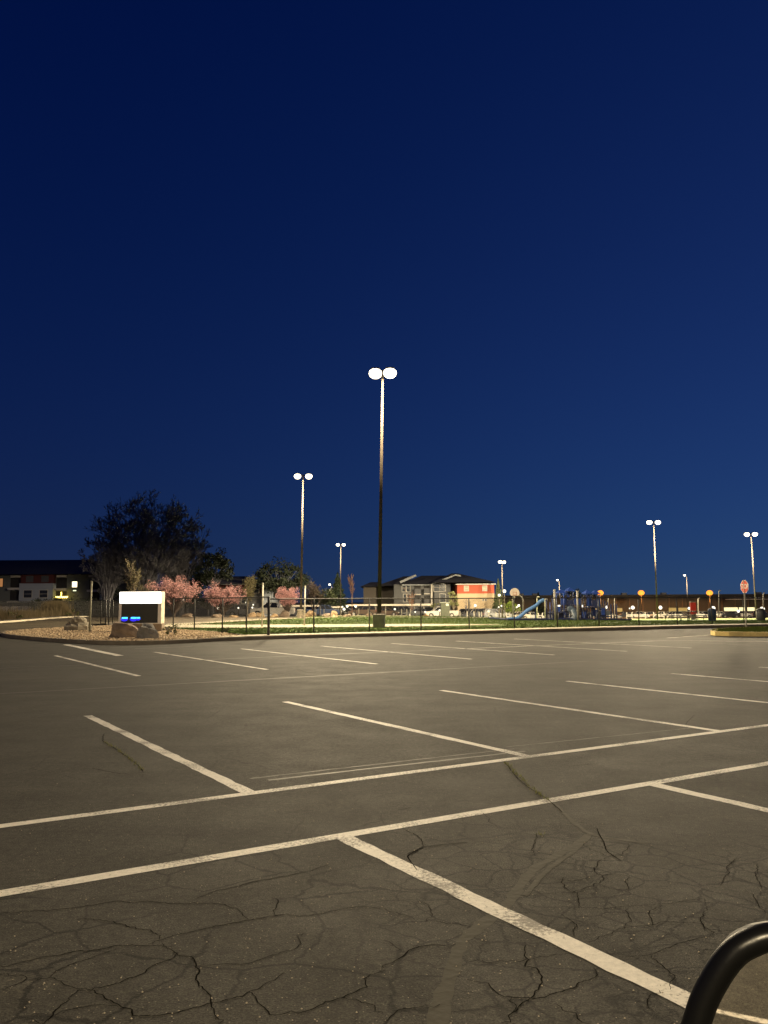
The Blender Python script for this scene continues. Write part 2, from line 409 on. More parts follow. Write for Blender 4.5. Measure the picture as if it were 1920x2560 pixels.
# painted lines
SD = Vector((math.cos(math.radians(122.2)), math.sin(math.radians(122.2))))
M_l = MB(); M_f = MB()
def line(mb, a, b, w, dz=.0016, step=2.0):
    a = Vector(a[:2]); b = Vector(b[:2]); pl = densify([a, b], step)
    t = (b-a).normalized(); nn = Vector((-t.y, t.x)); r2 = random.Random(int(a.x*100)+int(b.y*10))
    k = max(2, int((b-a).length/.12)) if (a.length < 14) else len(pl)
    vs = []
    for i in range(k+1):
        p = a+(b-a)*i/k; j = .007 if a.length < 14 else 0
        for sgn in (-1, 1):
            q = p+nn*sgn*(w/2+r2.uniform(-j, j)); vs.append((q.x, q.y, H(q.x, q.y)+dz))
    mb.add(vs, [(2*i, 2*i+2, 2*i+3, 2*i+1) for i in range(k)])
line(M_l, un(-30, .0), un(34, .0), .10)
line(M_l, un(-30, -1.385), un(34, -1.385), .105)
for k in range(-8, 12):
    a = O+U*(2.745*k); e = a+SD*(5.2 if k != 0 else 5.25); s = a+SD*.05
    line(M_l, s, e, .105)
    a = O+U*(.03+2.745*k)-N*1.435
    line(M_l, a, a-SD*5.3, .11)
for k in range(-7, 14):
    a = O+U*(2.02+2.73*k)+N*10.75; L0 = 7.9
    if k >= 7: L0 = 4.0+0*k
    if k < 0: continue
    e = a+SD*L0-U*.05
    if k == 0: line(M_l, a, e, .11)
    else: line(M_l if k < 7 else M_f, a, e, .10)
line(M_f, un(-9, 14.5), un(13, 14.5), .10, .003)
line(M_l, un(13, 14.5), un(21.6, 14.35), .09, .003)
line(M_l, un(21.6, 14.35), un(24.5, 10.6), .09)
line(M_l, un(23.2, 15.7), un(27.0, 16.5), .14)
line(M_l, un(30, 22.3), un(31.6, 21.3), .12)
line(M_f, un(.3, .36), un(2.9, .24), .04, .0010)
line(M_f, un(.2, .50), un(2.9, .40), .018, .0010)
line(M_f, un(2.9, .52), un(5.4, .34), .02, .0010)
line(M_f, un(-9, 8.9), un(12, 8.6), .07, .0010)
for i in range(5):
    a = at(90+62*i, 1612+2.5*i); line(M_f, a, a+Vector((1.5, 1.2, 0)), .16, .004)
a = at(165, 1612); b = at(300, 1640); line(M_l, a, b, .22, .008)
wing = None
struct('painted_lines', M_l, M_paint); struct('faded_lines', M_f, M_old)

# crack sealer, open cracks and weeds (traced on the pavement)
K2 = 1920/1659
def pth(pts, o=(0, 0), s=K2): return [tuple(at(o[0]+x*s, o[1]+y*s)[:2]) for x, y in pts]
def ribbon(mb, pl, w, dz, jit=0, seed=1, step=.05, m_=7):
    r2 = random.Random(seed); pl = densify(pl, step); n = len(pl); vs = []
    wob = [r2.gauss(0, 1) for _ in range(n+8)]; wob = [sum(wob[i:i+m_])/m_ for i in range(n)]
    L = [(pl[i][0]+wob[i]*jit, pl[i][1]+wob[(i*7) % n]*jit) for i in range(n)]
    ww = w if callable(w) else (lambda t: w)
    for i in range(n):
        a = L[max(0, i-1)]; b = L[min(n-1, i+1)]; t = Vector((b[0]-a[0], b[1]-a[1])); t = t.normalized() if t.length else Vector((1, 0))
        h = ww(i/max(1, n-1))*r2.uniform(.75, 1.25)/2
        for sgn in (-1, 1): vs.append((L[i][0]-t.y*h*sgn, L[i][1]+t.x*h*sgn, dz))
    mb.add(vs, [(2*i, 2*i+1, 2*i+3, 2*i+2) for i in range(n-1)])
M_seal = mat('crack_sealer', (.047, .043, .032), .8, spec=.17, var=.12, scale=6, bump=.15, bscale=25)
M_crk = mat('crack_dark', (.009, .008, .006), 1, spec=0)
sl = MB()
S_main = [(1270, 1803), (1235, 1830), (1195, 1850), (1150, 1883), (1120, 1920), (1100, 1950), (1062, 1987), (1010, 2022), (985, 2060), (972, 2110), (955, 2160), (945, 2240)]
ribbon(sl, smooth_pl(pth(S_main), 1), lambda t: .048+.02*t, .0006, .012, 3)
ribbon(sl, smooth_pl(pth([(1088, 1642), (1112, 1670), (1150, 1708), (1195, 1737), (1240, 1775), (1270, 1803), (1330, 1814), (1400, 1822)]), 1), lambda t: .05*(1-.4*t), .0009, .02, 5)
ribbon(sl, smooth_pl(pth([(1270, 1803), (1250, 1835), (1190, 1870), (1150, 1915), (1130, 1935)]), 1), .03, .0012, .012, 8)
sl_o = struct('crack_sealer', sl, M_seal)
ck = MB()
z3 = (0, 2050); z4 = (960, 2050); zs = 960/1659
CR = [([(0, 635), (150, 605), (290, 575), (460, 555), (640, 537), (760, 545)], z3), ([(640, 537), (720, 510), (880, 470), (1070, 432), (1200, 418), (1320, 415), (1430, 398), (1530, 375), (1640, 382)], z3),
      ([(0, 402), (160, 392), (330, 380), (480, 355), (620, 348), (740, 365), (900, 362), (1010, 372), (1070, 430)], z3),
      ([(850, 340), (970, 300), (1150, 255), (1330, 225), (1420, 195)], z3), ([(340, 430), (470, 440), (560, 460), (650, 480), (690, 520)], z3),
      ([(700, 535), (770, 575), (835, 600), (850, 680), (880, 730), (905, 775), (930, 830), (940, 881)], z3),
      ([(770, 575), (640, 650), (500, 720), (390, 738), (345, 733)], z3), ([(215, 680), (290, 715), (400, 745), (500, 795), (580, 835), (660, 850), (800, 822), (930, 800), (1090, 745), (1230, 660)], z3),
      ([(215, 680), (260, 640), (380, 600), (500, 562)], z3), ([(850, 633), (1000, 628), (1110, 615), (1190, 575), (1300, 555), (1315, 490)], z3),
      ([(1090, 745), (1130, 800), (1170, 850), (1270, 845), (1380, 800), (1480, 770), (1540, 740), (1590, 670), (1659, 650)], z3),
      ([(1480, 770), (1560, 785), (1620, 815), (1659, 840)], z3), ([(1190, 418), (1200, 350), (1180, 340)], z3), ([(0, 670), (80, 668), (130, 690), (60, 720), (0, 730)], z3),
      ([(130, 690), (200, 683)], z3), ([(345, 733), (280, 790), (200, 855), (120, 881)], z3), ([(200, 855), (320, 825), (430, 800), (510, 805)], z3),
      ([(0, 640), (60, 600), (130, 550), (200, 540), (310, 538)], z4), ([(0, 520), (80, 565)], z4), ([(0, 385), (70, 405), (130, 430)], z4), ([(210, 437), (290, 448), (370, 465)], z4),
      ([(370, 610), (480, 618), (600, 608), (700, 590), (790, 575)], z4), ([(360, 690), (440, 715), (520, 765), (640, 770), (720, 755), (830, 715), (900, 680), (905, 640)], z4),
      ([(500, 881), (560, 830), (640, 770), (680, 715), (690, 660), (640, 635), (605, 625), (612, 540)], z4), ([(0, 870), (60, 830), (150, 812), (240, 800)], z4),
      ([(620, 315), (720, 318), (830, 312), (920, 285), (950, 240), (910, 230), (915, 180), (970, 160), (1050, 150)], z4), ([(860, 105), (910, 140), (970, 160)], z4), ([(640, 370), (720, 380), (850, 380), (990, 382), (1130, 365), (1270, 355), (1390, 335), (1400, 390)], z4),
      ([(920, 285), (1050, 310), (1060, 240), (1000, 245), (950, 240)], z4), ([(850, 380), (830, 340), (870, 310)], z4), ([(1040, 470), (1060, 430), (1050, 385)], z4), ([(880, 530), (960, 505), (1040, 470), (1160, 455), (1250, 445), (1360, 445), (1430, 490), (1560, 470)], z4),
      ([(1160, 455), (1150, 400), (1200, 370)], z4), ([(1050, 590), (1160, 580), (1230, 545), (1330, 525), (1430, 490)], z4), ([(1160, 580), (1200, 640), (1250, 680), (1240, 740)], z4),
      ([(770, 250), (790, 300), (830, 312)], z4), ([(700, 250), (780, 262), (870, 255), (920, 240)], z4), ([(1450, 285), (1480, 240), (1490, 190), (1540, 160)], z4), ([(1620, 190), (1600, 240), (1640, 300)], z4), ([(1550, 310), (1610, 330), (1640, 400)], z4),
      ([(80, 30), (130, 70), (170, 90), (120, 160)], z4), ([(660, 60), (655, 110), (630, 130), (660, 160)], z4), ([(520, 50), (620, 62), (760, 65)], z4), ([(1050, 100), (1045, 140), (970, 160)], z4), ([(190, 440), (210, 395), (180, 360), (110, 365)], z4), ([(820, 500), (830, 450), (770, 410)], z4), ([(740, 800), (800, 830), (900, 881)], z4), ([(1140, 820), (1150, 770), (1190, 740)], z4),
      ([(1400, 390), (1350, 440), (1430, 490)], z4), ([(560, 830), (550, 790), (520, 765)], z4),
      ([(500, 400), (420, 330), (380, 350)], (960, 1840))]
for i, (c, o) in enumerate(CR):
    pl = [tuple(at(o[0]+x*zs, o[1]+y*zs)[:2]) for x, y in c]
    pl = smooth_pl(densify(pl, .12), 1); r3 = random.Random(i)
    pl = [pl[0]]+[(x+r3.gauss(0, .009), y+r3.gauss(0, .009)) for x, y in pl[1:-1]]+[pl[-1]]
    wmax = .0056 if i < 8 or i in (10, 17, 22, 23) else .0040
    ribbon(ck, pl, lambda t, w=wmax: w*(.55+.45*math.sin(math.pi*min(.95, max(.05, t)))), .0020+.00004*(i % 7), .0055, 20+i, .016, 2)
for i, c in enumerate([[(1090, 1645), (1125, 1690), (1180, 1725), (1215, 1755)], [(225, 1585), (222, 1600), (250, 1618), (275, 1635), (295, 1650), (310, 1668)], [(1230, 1655), (1290, 1650)], [(880, 1845), (915, 1830), (1010, 1820)], [(1480, 1565), (1500, 1545)],
                       [(640, 1385+60), (660, 1452), (690, 1455)], [(1290, 1790), (1310, 1840), (1340, 1860)], [(900, 1880), (880, 1850), (905, 1835)], [(860, 1750), (890, 1745)], [(200, 1660), (260, 1672), (330, 1668)]]):
    ribbon(ck, pth(c), .006, .0023+.00004*i, .01, 90+i, .03)
struct('pavement_cracks', ck, M_crk)
wd = MB(); r2 = random.Random(5)
for pl, n, sz in ((pth([(1092, 1648), (1115, 1672), (1150, 1705), (1190, 1733)]), 260, .022), (pth([(228, 1603), (252, 1620), (275, 1634), (292, 1650), (310, 1665)]), 160, .024), (pth([(1349, 2088), (1351, 2086)], (0, 0), 1), 14, .014)):
    pl = densify(pl, .01)
    for _ in range(n):
        p = r2.choice(pl); x = p[0]+r2.gauss(0, .014); y = p[1]+r2.gauss(0, .014); h = sz*r2.uniform(.4, 1.3); a = r2.uniform(0, 6.28)
        wd.add([(x, y, .003), (x+.005*math.cos(a), y+.005*math.sin(a), .003), (x+.02*math.cos(a+1.3)*r2.random(), y+.02*math.sin(a+1.3)*r2.random(), h)], [(0, 1, 2)])
tag(wd.build('weeds', leaf('weed', (.16, .15, .05), (.10, .12, .035))), 'small dry green weeds growing in the pavement crack beside the long white lines', 'weeds', kind='stuff')
# loose grit on the pavement
gr = MB()
for _ in range(500):
    px = r2.uniform(-100, 2000); py = r2.uniform(1950, 2620); p = at(px, py); s = r2.uniform(.0015, .0045)
    gr.add([(p.x-s, p.y, .001), (p.x, p.y-s, .001), (p.x+s, p.y, .001), (p.x, p.y+s, .001), (p.x, p.y, s*1.3)], [(0, 1, 4), (1, 2, 4), (2, 3, 4), (3, 0, 4)])
tag(gr.build('grit', mat('grit', (.3, .26, .2), .8)), 'pale grit scattered over the cracked pavement', 'grit', kind='stuff')

# gravel stones, lawn blades, dry grass
def rock_mb(mb, c, s, rn, sub=1):
    t = (1+5**.5)/2
    V = [(-1, t, 0), (1, t, 0), (-1, -t, 0), (1, -t, 0), (0, -1, t), (0, 1, t), (0, -1, -t), (0, 1, -t), (t, 0, -1), (t, 0, 1), (-t, 0, -1), (-t, 0, 1)]
    Fc = [(0, 11, 5), (0, 5, 1), (0, 1, 7), (0, 7, 10), (0, 10, 11), (1, 5, 9), (5, 11, 4), (11, 10, 2), (10, 7, 6), (7, 1, 8), (3, 9, 4), (3, 4, 2), (3, 2, 6), (3, 6, 8), (3, 8, 9), (4, 9, 5), (2, 4, 11), (6, 2, 10), (8, 6, 7), (9, 8, 1)]
    V = [Vector(v).normalized() for v in V]
    mb.add([(c[0]+v.x*s*rn.uniform(.7, 1.2), c[1]+v.y*s*rn.uniform(.7, 1.2), c[2]+v.z*s*.6*rn.uniform(.7, 1.2)) for v in V], Fc)
bedpoly = BEDF+BEDB[::-1]
st = MB(); bx = [p[0] for p in bedpoly]; by = [p[1] for p in bedpoly]; k = 0
while k < 7000:
    q = (r2.uniform(min(bx), max(bx)), r2.uniform(min(by), max(by)))
    if inside(q, bedpoly): rock_mb(st, (q[0], q[1], .13), r2.uniform(.02, .06), r2); k += 1
tag(st.build('gravel', leaf('gravel_stone', (.52, .40, .26), (.26, .19, .12), .9)), 'tan landscaping gravel filling the kerbed bed around the lit sign', 'gravel', kind='stuff')
gb = MB(); k = 0; lx = [(-12, 60), (34, 75)]
while k < 26000:
    d = 34+45*r2.random()**1.6; px = r2.uniform(400, 1990); p = foot(px, d)
    if p.x < -13 or not inside((p.x, p.y), lawn): continue
    h = r2.uniform(.04, .09); a = r2.uniform(0, 6.28); w = .03
    if -13 < p.x < 6.4 and 43.2 < p.y < 48.7: k += 1; continue
    gb.add([(p.x-w, p.y, p.z+.12), (p.x+w, p.y, p.z+.12), (p.x+r2.gauss(0, .03), p.y+r2.gauss(0, .03), p.z+.12+h)], [(0, 1, 2)]); k += 1
tag(gb.build('lawn_grass', leaf('lawn_blade', (.075, .125, .026), (.12, .16, .042))), 'short green lawn grass between the kerb and the far parking lot', 'grass', kind='stuff')
dg = MB()
rkd = densify(rk, .5)
for _ in range(16000):
    i = r2.randrange(len(rkd)-2); p = rkd[i]
    if p[0] < -62: continue
    q = offs(rkd[i:i+2], r2.uniform(.7, 14))[0]; h = r2.uniform(.25, .75)*(1+.8*math.exp(-((q[0]+30)/4)**2)); w = .03
    z = H(*q)+.15; a = r2.uniform(-.3, .3)
    dg.add([(q[0]-w, q[1], z), (q[0]+w, q[1], z), (q[0]+a*h, q[1]+r2.uniform(-.2, .2), z+h)], [(0, 1, 2)])
for _ in range(2600):                                # the tall dry clump left of the sign
    p = atd(138+r2.gauss(0, 14), 1540, 92+r2.uniform(-3, 3)); z = H(p.x, p.y)+.1; h = r2.uniform(.7, 1.9)
    dg.add([(p.x-.04, p.y, z), (p.x+.04, p.y, z), (p.x+r2.gauss(0, .25), p.y, z+h)], [(0, 1, 2)])
tag(dg.build('dry_grass', leaf('dry_blade', (.22, .17, .10), (.13, .105, .055))), 'tall dry grass on the bank along the side road', 'grass', kind='stuff')

# ---------------------------------------------------------------- boulders
M_rock = mat('boulder_stone', (.20, .15, .11), .9, var=.35, scale=2.2, bump=1, bscale=6)
M_rock2 = mat('tan_boulder_stone', (.34, .24, .14), .9, var=.35, scale=1.6, bump=1, bscale=6)
def boulder(px0, px1, pyt, pyb, label, m=M_rock, seed=1, d=None, grp='boulders around the lawn', tilt=.3):
    p = at((px0+px1)/2, pyb) if d is None else foot((px0+px1)/2, d)
    w = (px1-px0)/F*p.y; h = (pyb-pyt)/F*p.y
    rn = random.Random(seed); import mathutils
    mb = MB(); n = 18; rows = 10; off = Vector((seed*3.7, seed, 0))
    for i in range(rows+1):
        ph = math.pi*i/rows
        for j in range(n):
            th = 2*math.pi*j/n
            v = Vector((math.sin(ph)*math.cos(th), math.sin(ph)*math.sin(th), math.cos(ph)))
            nz = mathutils.noise.noise(v*1.2+off)*.55+mathutils.noise.noise(v*2.8+off)*.26
            q = v*(1+nz); q = Vector([math.copysign(abs(c)**.86, c) for c in q])
            mb.v.append((q.x*w/2*(1-.2*v.z)+tilt*v.z*w*.2, q.y*w*.42, h*.42+q.z*h*.58))
    mb.f = [(i*n+j, (i+1)*n+j, (i+1)*n+(j+1) % n, i*n+(j+1) % n) for i in range(rows) for j in range(n)]
    o = mb.build('boulder', m, loc=p+Vector((0, w*.3, .02)))
    return tag(o, label, 'boulder', grp)
G1 = 'boulders in the gravel bed'
boulder(273, 342, 1560, 1603, 'large brown boulder with a dark left face, in front of the lit sign', M_rock, 3, grp=G1, tilt=-.3)
boulder(344, 388, 1563, 1605, 'grey pointed boulder in front of the right half of the lit sign', mat('grey_boulder_stone', (.17, .16, .145), .9, var=.35, scale=3, bump=1, bscale=6), 8, grp=G1, tilt=-.5)
boulder(158, 222, 1546, 1583, 'rounded grey boulder standing alone left of the lit sign', mat('tan_grey_stone', (.19, .165, .125), .9, var=.3, scale=2, bump=1, bscale=6), 12, grp=G1, tilt=.1)
for i, (a, b, t, d, lb, m) in enumerate([
        (452, 480, 1543, 88, 'dark low boulder behind the fence below the first pink tree', M_rock), (528, 556, 1546, 80, 'dark flat boulder beside the slim lamp post under the pink trees', M_rock),
        (571, 594, 1540, 82, 'pale topped boulder left of the brown stones by the path', M_rock2), (620, 640, 1533, 84, 'squarish pale boulder left of the tall pale fence pole', M_rock2),
        (640, 660, 1531, 85, 'pale tan boulder directly behind the left pale pole', M_rock2), (676, 694, 1536, 84, 'low yellowish boulder right of the thick black fence post', M_rock2),
        (763, 787, 1529, 82, 'light rounded boulder right of the second pale pole', M_rock2), (806, 830, 1535, 74, 'brown boulder at the left of the tan boulder pile', M_rock),
        (822, 843, 1528, 76, 'tallest orange tan boulder of the pile by the path', M_rock2), (830, 846, 1540, 73, 'small pale boulder at the foot of the tan boulder pile', M_rock2),
        (857, 877, 1537, 74, 'round grey tan boulder right of the boulder pile', M_rock), (915, 930, 1531, 78, 'small boulder partly behind the big lamp post base', M_rock),
        (1056, 1072, 1534, 118, 'small orange brown boulder in front of the white pickup truck', mat('orange_stone', (.36, .20, .10), .9)),
        (700, 722, 1535, 88, 'flat grey boulder left of the second lamp post base', M_rock)]):
    bottom = {88: 1553, 80: 1556, 82: 1547, 84: 1546, 85: 1545, 74: 1548, 76: 1545, 73: 1550, 78: 1543, 118: 1541}[d]
    boulder(a, b, t, bottom-1, lb, m, 20+i, d=d)

# ---------------------------------------------------------------- street lamps
M_pole = mat('lamp_pole_metal', (.05, .042, .033), 1, .0, spec=0, var=.1)
M_base = mat('lamp_base_concrete', (.22, .20, .175), .9, var=.2, scale=4, bump=.3)
M_head = mat('lamp_housing', (.10, .09, .08), .5)
WARM = (1.0, .81, .51); WHT = (1.0, .88, .68)
def downlight(hd, z, power, col):
    ld = bpy.data.lights.new('lamp_light', 'SPOT'); ld.energy = power; ld.color = col; ld.spot_size = math.radians(178); ld.spot_blend = .10; ld.shadow_soft_size = .15
    lo = bpy.data.objects.new('lamp_light', ld); C.objects.link(lo); lo.parent = hd; lo.location = (0, 0, z)
def lamp(d, pxt, pyt, heads, label, power, rot=0.0, base=True, grp='twin-headed parking lot lamps', lean=.02, col=WARM, foot_px=None, hs=1.0, name='parking_lamp', spread=.45):
    top = atd(pxt, pyt, d)
    fx = top.x-lean*(top.z-H(top.x, d)); b = Vector((fx, d, H(fx, d)+.1)); h = (top.z-b.z)
    t = thing(name, label, 'street lamp', b, 0, grp, lean)
    bh = .72
    if base: MB().lathe([(.31, -.2), (.31, bh-.03), (.28, bh)], 20).build('base', M_base, t, loc=(0, 0, 0))
    MB().tube([(0, 0, bh if base else 0), (0, 0, h)], [.105, .055], 10).build('pole', M_pole, t, True)
    if base: MB().box(-.17, .17, -.17, .17, bh, bh+.05, .01).build('base_plate', M_pole, t)
    for s in heads:
        c, sn = math.cos(rot), math.sin(rot)
        arm = MB().tube([(0, 0, h-.08), (s*spread*.5*c, s*spread*.5*sn, h+.0), (s*spread*c, s*spread*sn, h+.02)], .03, 6).build('arm', M_pole, t, True)
        hd = MB().box(-.12*hs, .12*hs, -.11*hs, .11*hs, .02*hs, .07*hs, .02).build('lamp_head', M_head, t, loc=(s*(spread+.02)*c, s*(spread+.02)*sn, h+.0))
        hd.rotation_euler = (0, 0, rot); 
        downlight(hd, -.26*hs, power, col)
        lens = MB().lathe([(.02, -.24*hs), (.10*hs, -.22*hs), (.165*hs, -.165*hs), (.195*hs, -.09*hs), (.18*hs, -.02*hs), (.12*hs, .03*hs)], 14).build('lens', emit('lens_%g' % col[2], col if col[1] < .6 else (1, .88, .62), 3.5), hd, True)  # lens enlarged into a globe as wide as the lamp's bloom
    return t
lamp(42.2, 957, 926, (-1, 1), 'tallest and nearest twin-headed lamp on a thick concrete base behind the fence', 8800, rot=-.15, hs=1.78, spread=.36)
lamp(69, 758, 1187, (-1, 1), 'twin-headed lamp just left of the nearest one, on a concrete base beside the footpath', 14000, lean=.012, hs=1.5)
lamp(135, 852, 1360, (-1, 1), 'small twin-headed lamp between the two nearest lamps, above the conifer', 9000, base=False, lean=.01, hs=1.5)
lamp(126, 1255, 1403, (-1, 1), 'twin-headed lamp between the orange and beige building and the basketball hoop', 14000, base=False, rot=.8, lean=.005, hs=1.5)
lamp(112, 1634, 1303, (-1, 1), 'twin-headed lamp above the right half of the playground lawn', 55000, base=False, lean=.0, hs=1.9, spread=.55)
lamp(118, 1877, 1333, (-1, 1), 'rightmost twin-headed lamp, behind the stop sign', 34000, base=False, lean=-.015, hs=1.9, spread=.55)
SG = 'small single-headed lamps'
lamp(222, 1398, 1449, (-1,), 'single-headed lamp standing above the blue playground', 22000, base=False, grp=SG, lean=0, hs=1.5)
lamp(218, 1716, 1437, (-1,), 'single-headed lamp between the two right twin lamps', 36000, base=False, grp=SG, lean=-.005, hs=1.5)
lamp(200, 829, 1460, (-1,), 'short single-headed lamp just left of the dark conifer', 8000, base=False, grp=SG, lean=0, hs=1.4)
lamp(200, 700, 1478, (-1,), 'small single lamp glowing above the third pink blossom tree', 6000, base=False, grp=SG, lean=0, hs=1.1)
OR = (1.0, .33, .06)
OG = 'orange sodium lamps along the warehouse'
for px, lb in ((1501, 'leftmost orange lamp, right of the playground towers'), (1603, 'middle orange lamp left of the single-headed lamp'), (1774, 'rightmost orange lamp near the stop sign')):
    t = lamp(252, px, 1484, (0,), lb, 16000, base=False, grp=OG, lean=0, col=(1, .42, .10), hs=2.0, name='sodium_lamp', spread=.0)
    hh = [c for c in t.children if c.name.startswith('lamp_head')][0].location.z
    MB().lathe([(.55, -.45), (.95, .0), (.95, .4), (.6, .85), (.05, 1.0)], 12, (0, 0, hh)).build('halo_shell', emit('amber_halo', (1, .27, .02), 1.3), t, True)  # added glowing shell, gives the sodium lamp its orange halo
# the lot's next lamp, behind the photographer
b = Vector((-4, -17, 0)); 
t = thing('parking_lamp', 'twin-headed lamp of the same kind behind the photographer', 'street lamp', b, 0, 'twin-headed parking lot lamps')
MB().lathe([(.31, -.1), (.31, .69), (.28, .72)], 20).build('base', M_base, t)
MB().tube([(0, 0, .72), (0, 0, 12)], [.105, .055], 10).build('pole', M_pole, t, True)
for s in (-1, 1):
    MB().tube([(0, 0, 11.9), (s*.5, 0, 12.02)], .03, 6).build('arm', M_pole, t)
    hd = MB().box(-.30, .30, -.19, .19, 0, .13, .03).build('lamp_head', M_head, t, loc=(s*.5, 0, 12))
    downlight(hd, -.18, 13800, (1, .81, .50))
    MB().lathe([(.02, -.16), (.12, -.155), (.21, -.1), (.24, -.005)], 10).build('lens', emit('lens_rear', (1, .80, .46), 1.5), hd, True)

# ---------------------------------------------------------------- small white globe lights in the far lot
def globe(px, py, d, r, label, st=60, grp='small white lights among the parked cars', col=(1, .93, .72)):
    c = atd(px, py, d); z0 = H(c.x, d)
    t = thing('post_light', label, 'light', (c.x, d, z0), 0, grp)
    MB().tube([(0, 0, 0), (0, 0, c.z-z0-r*.7)], .05, 6).build('post', M_pole, t)
    MB().ball((0, 0, c.z-z0), r, 10).build('globe', emit('globe_%g' % st, col, 1.5 if st > 10 else 1.1), t, True)
GL = [(1188, 1514, 3.4, 'light above the dark car in front of the beige wall'), (1254, 1515, 2.5, 'larger of two lights right of the beige wall, above the long dark car'), (1247, 1518, 2.0, 'smaller of two lights right of the beige wall'),
      (1261, 1478, 4.0, 'round light high beside the left of the basketball backboard'), (1248, 1488, 3.2, 'round light by the building corner left of the backboard'), (1297, 1514, 3.0, 'light under the basketball backboard, right one'), (1292, 1518, 2.2, 'dimmer light under the basketball backboard, left one'),
      (1397, 1515, 3.6, 'light behind the left part of the playground'), (1392, 1520, 2.2, 'dim light low behind the left playground post'), (1456, 1516, 3.4, 'light just right of the second tall white playground post'), (1467, 1517, 2.6, 'light behind the middle of the playground'),
      (1516, 1518, 3.5, 'light behind the right end of the playground'), (1582, 1519, 4.6, 'light above the first white pickup on the right'), (1574, 1521, 2.0, 'dim light left of the light above the white pickup'), (1651, 1519, 4.6, 'light above the second white car on the right'),
      (1722, 1521, 3.6, 'light left of the red sign'), (1783, 1521, 5.4, 'broad light right of the red sign'), (1846, 1528, 3.6, 'light left of the stop sign post, low over the cars'), (1906, 1523, 6.0, 'broad light near the right edge above the dark car'), (1894, 1531, 2.4, 'small light left of the broad one at the right edge'),
      (868, 1516, 3.0, 'light under the middle carport roof, rightmost of the row'), (889, 1516, 3.0, 'light at the carport beside the bare red sapling'), (860, 1523, 3.4, 'light below the carport roof between two cars'), (856, 1517, 2.2, 'light under the carport roof, leftmost of the row'),
      (987, 1523, 2.6, 'light right of the nearest lamp post base'), (1038, 1530, 2.3, 'light low in front of the dark cars'), (1063, 1530, 2.3, 'light just left of the white pickup'), (1099, 1526, 2.5, 'light in front of the white pickup door'),
      (458, 1499, 1.8, 'tiny light seen in the first pink tree'), (545, 1520, 3.0, 'light on the slim post right of the first pink tree'), (616, 1506, 2.8, 'light on the slim post below the olive sapling'), (596, 1520, 2.2, 'headlight-like light left of the slim post'), (633, 1512, 2.0, 'upper light left of the pale pole'), (631, 1519, 2.4, 'lower light left of the pale pole'), (658, 1527, 2.0, 'light at the left pale pole foot level')]
for px, py, r, lb in GL:
    d = 128 if px > 700 else 116
    if px > 1380: d = 150
    if px > 1550: d = 222
    globe(px, py, d, r/F*d, lb, 14 if r > 2.6 else 7)

# ---------------------------------------------------------------- lit sign
M_sign = mat('sign_cabinet_paint', (.62, .55, .40), .5, var=.05)
M_screen = mat('led_screen', (.012, .012, .012), .5, var=.05, spec=.3)
M_sbase = mat('sign_base_stucco', (.22, .17, .125), .9, var=.2, scale=6, bump=.4)
sd = 38.5; A = atd(299, 1480, sd); B = atd(403, 1480, sd); zt = A.z; zb = atd(350, 1560, sd).z; zg = H(A.x, sd)
w = B.x-A.x; rz = math.radians(4)
t = thing('monument_sign', 'white monument sign with glowing top panel, black screen with blue text and brown base', 'sign', ((A.x), sd, zg+.1), rz)
hz = lambda py: atd(350, py, sd).z-zg-.1
th_ = .75
MB().box(-.02, w+.02, .04, th_-.04, -.3, hz(1560)-.0, .01).build('base', M_sbase, t)
MB().box(0, w, .0, th_, hz(1560), hz(1479), .02).build('cabinet', M_sign, t)
tp = MB().box(.02, w-.02, -.06, -.003, hz(1508), hz(1480), .02).build('lit_panel', emit('sign_lightbox', (1, .98, .92), 2.5), t)
fr = MB(); x0, x1, z0, z1 = .0, w, hz(1560)+.01, hz(1508.5)
fr.box(x0, x0+.11, -.05, -.003, z0, z1); fr.box(x1-.15, x1, -.05, -.003, z0, z1); fr.box(x0+.11, x1-.15, -.05, -.003, z0, z0+.035)
fr.build('frame', mat('sign_frame_grey', (.55, .52, .50), .5, var=.05), t)
scr = MB().box(x0+.11, x1-.15, -.022, -.003, z0+.035, z1-.003).build('screen', M_screen, t)
cy = emit('led_cyan', (.06, .6, 1.0), 1.3); bl = emit('led_blue', (.004, .004, 1.0), .8)
rr_ = random.Random(4); t1 = MB(); t2 = MB()
def ledx(px): return (px-299)/104*w
for a, b in ((307, 318), (329, 341), (344, 349)):
    x = ledx(a)
    while x < ledx(b):
        cw = .045
        t1.ball((x+.03, -.025, hz(1544.6)), .042, 8, .95); x += .062
    t2.ball(((ledx(a)+ledx(b))/2, -.0, hz(1547.5)), (ledx(b)-ledx(a))/2+.06, 14, .62)
    for i_ in range(-14*7-0, 0):
        vx, vy, vz = t2.v[i_]; t2.v[i_] = (vx, -.0235-(.004 if vy < 0 else 0), vz)
t1.build('screen_text', cy, scr); t2.build('screen_text', bl, scr)

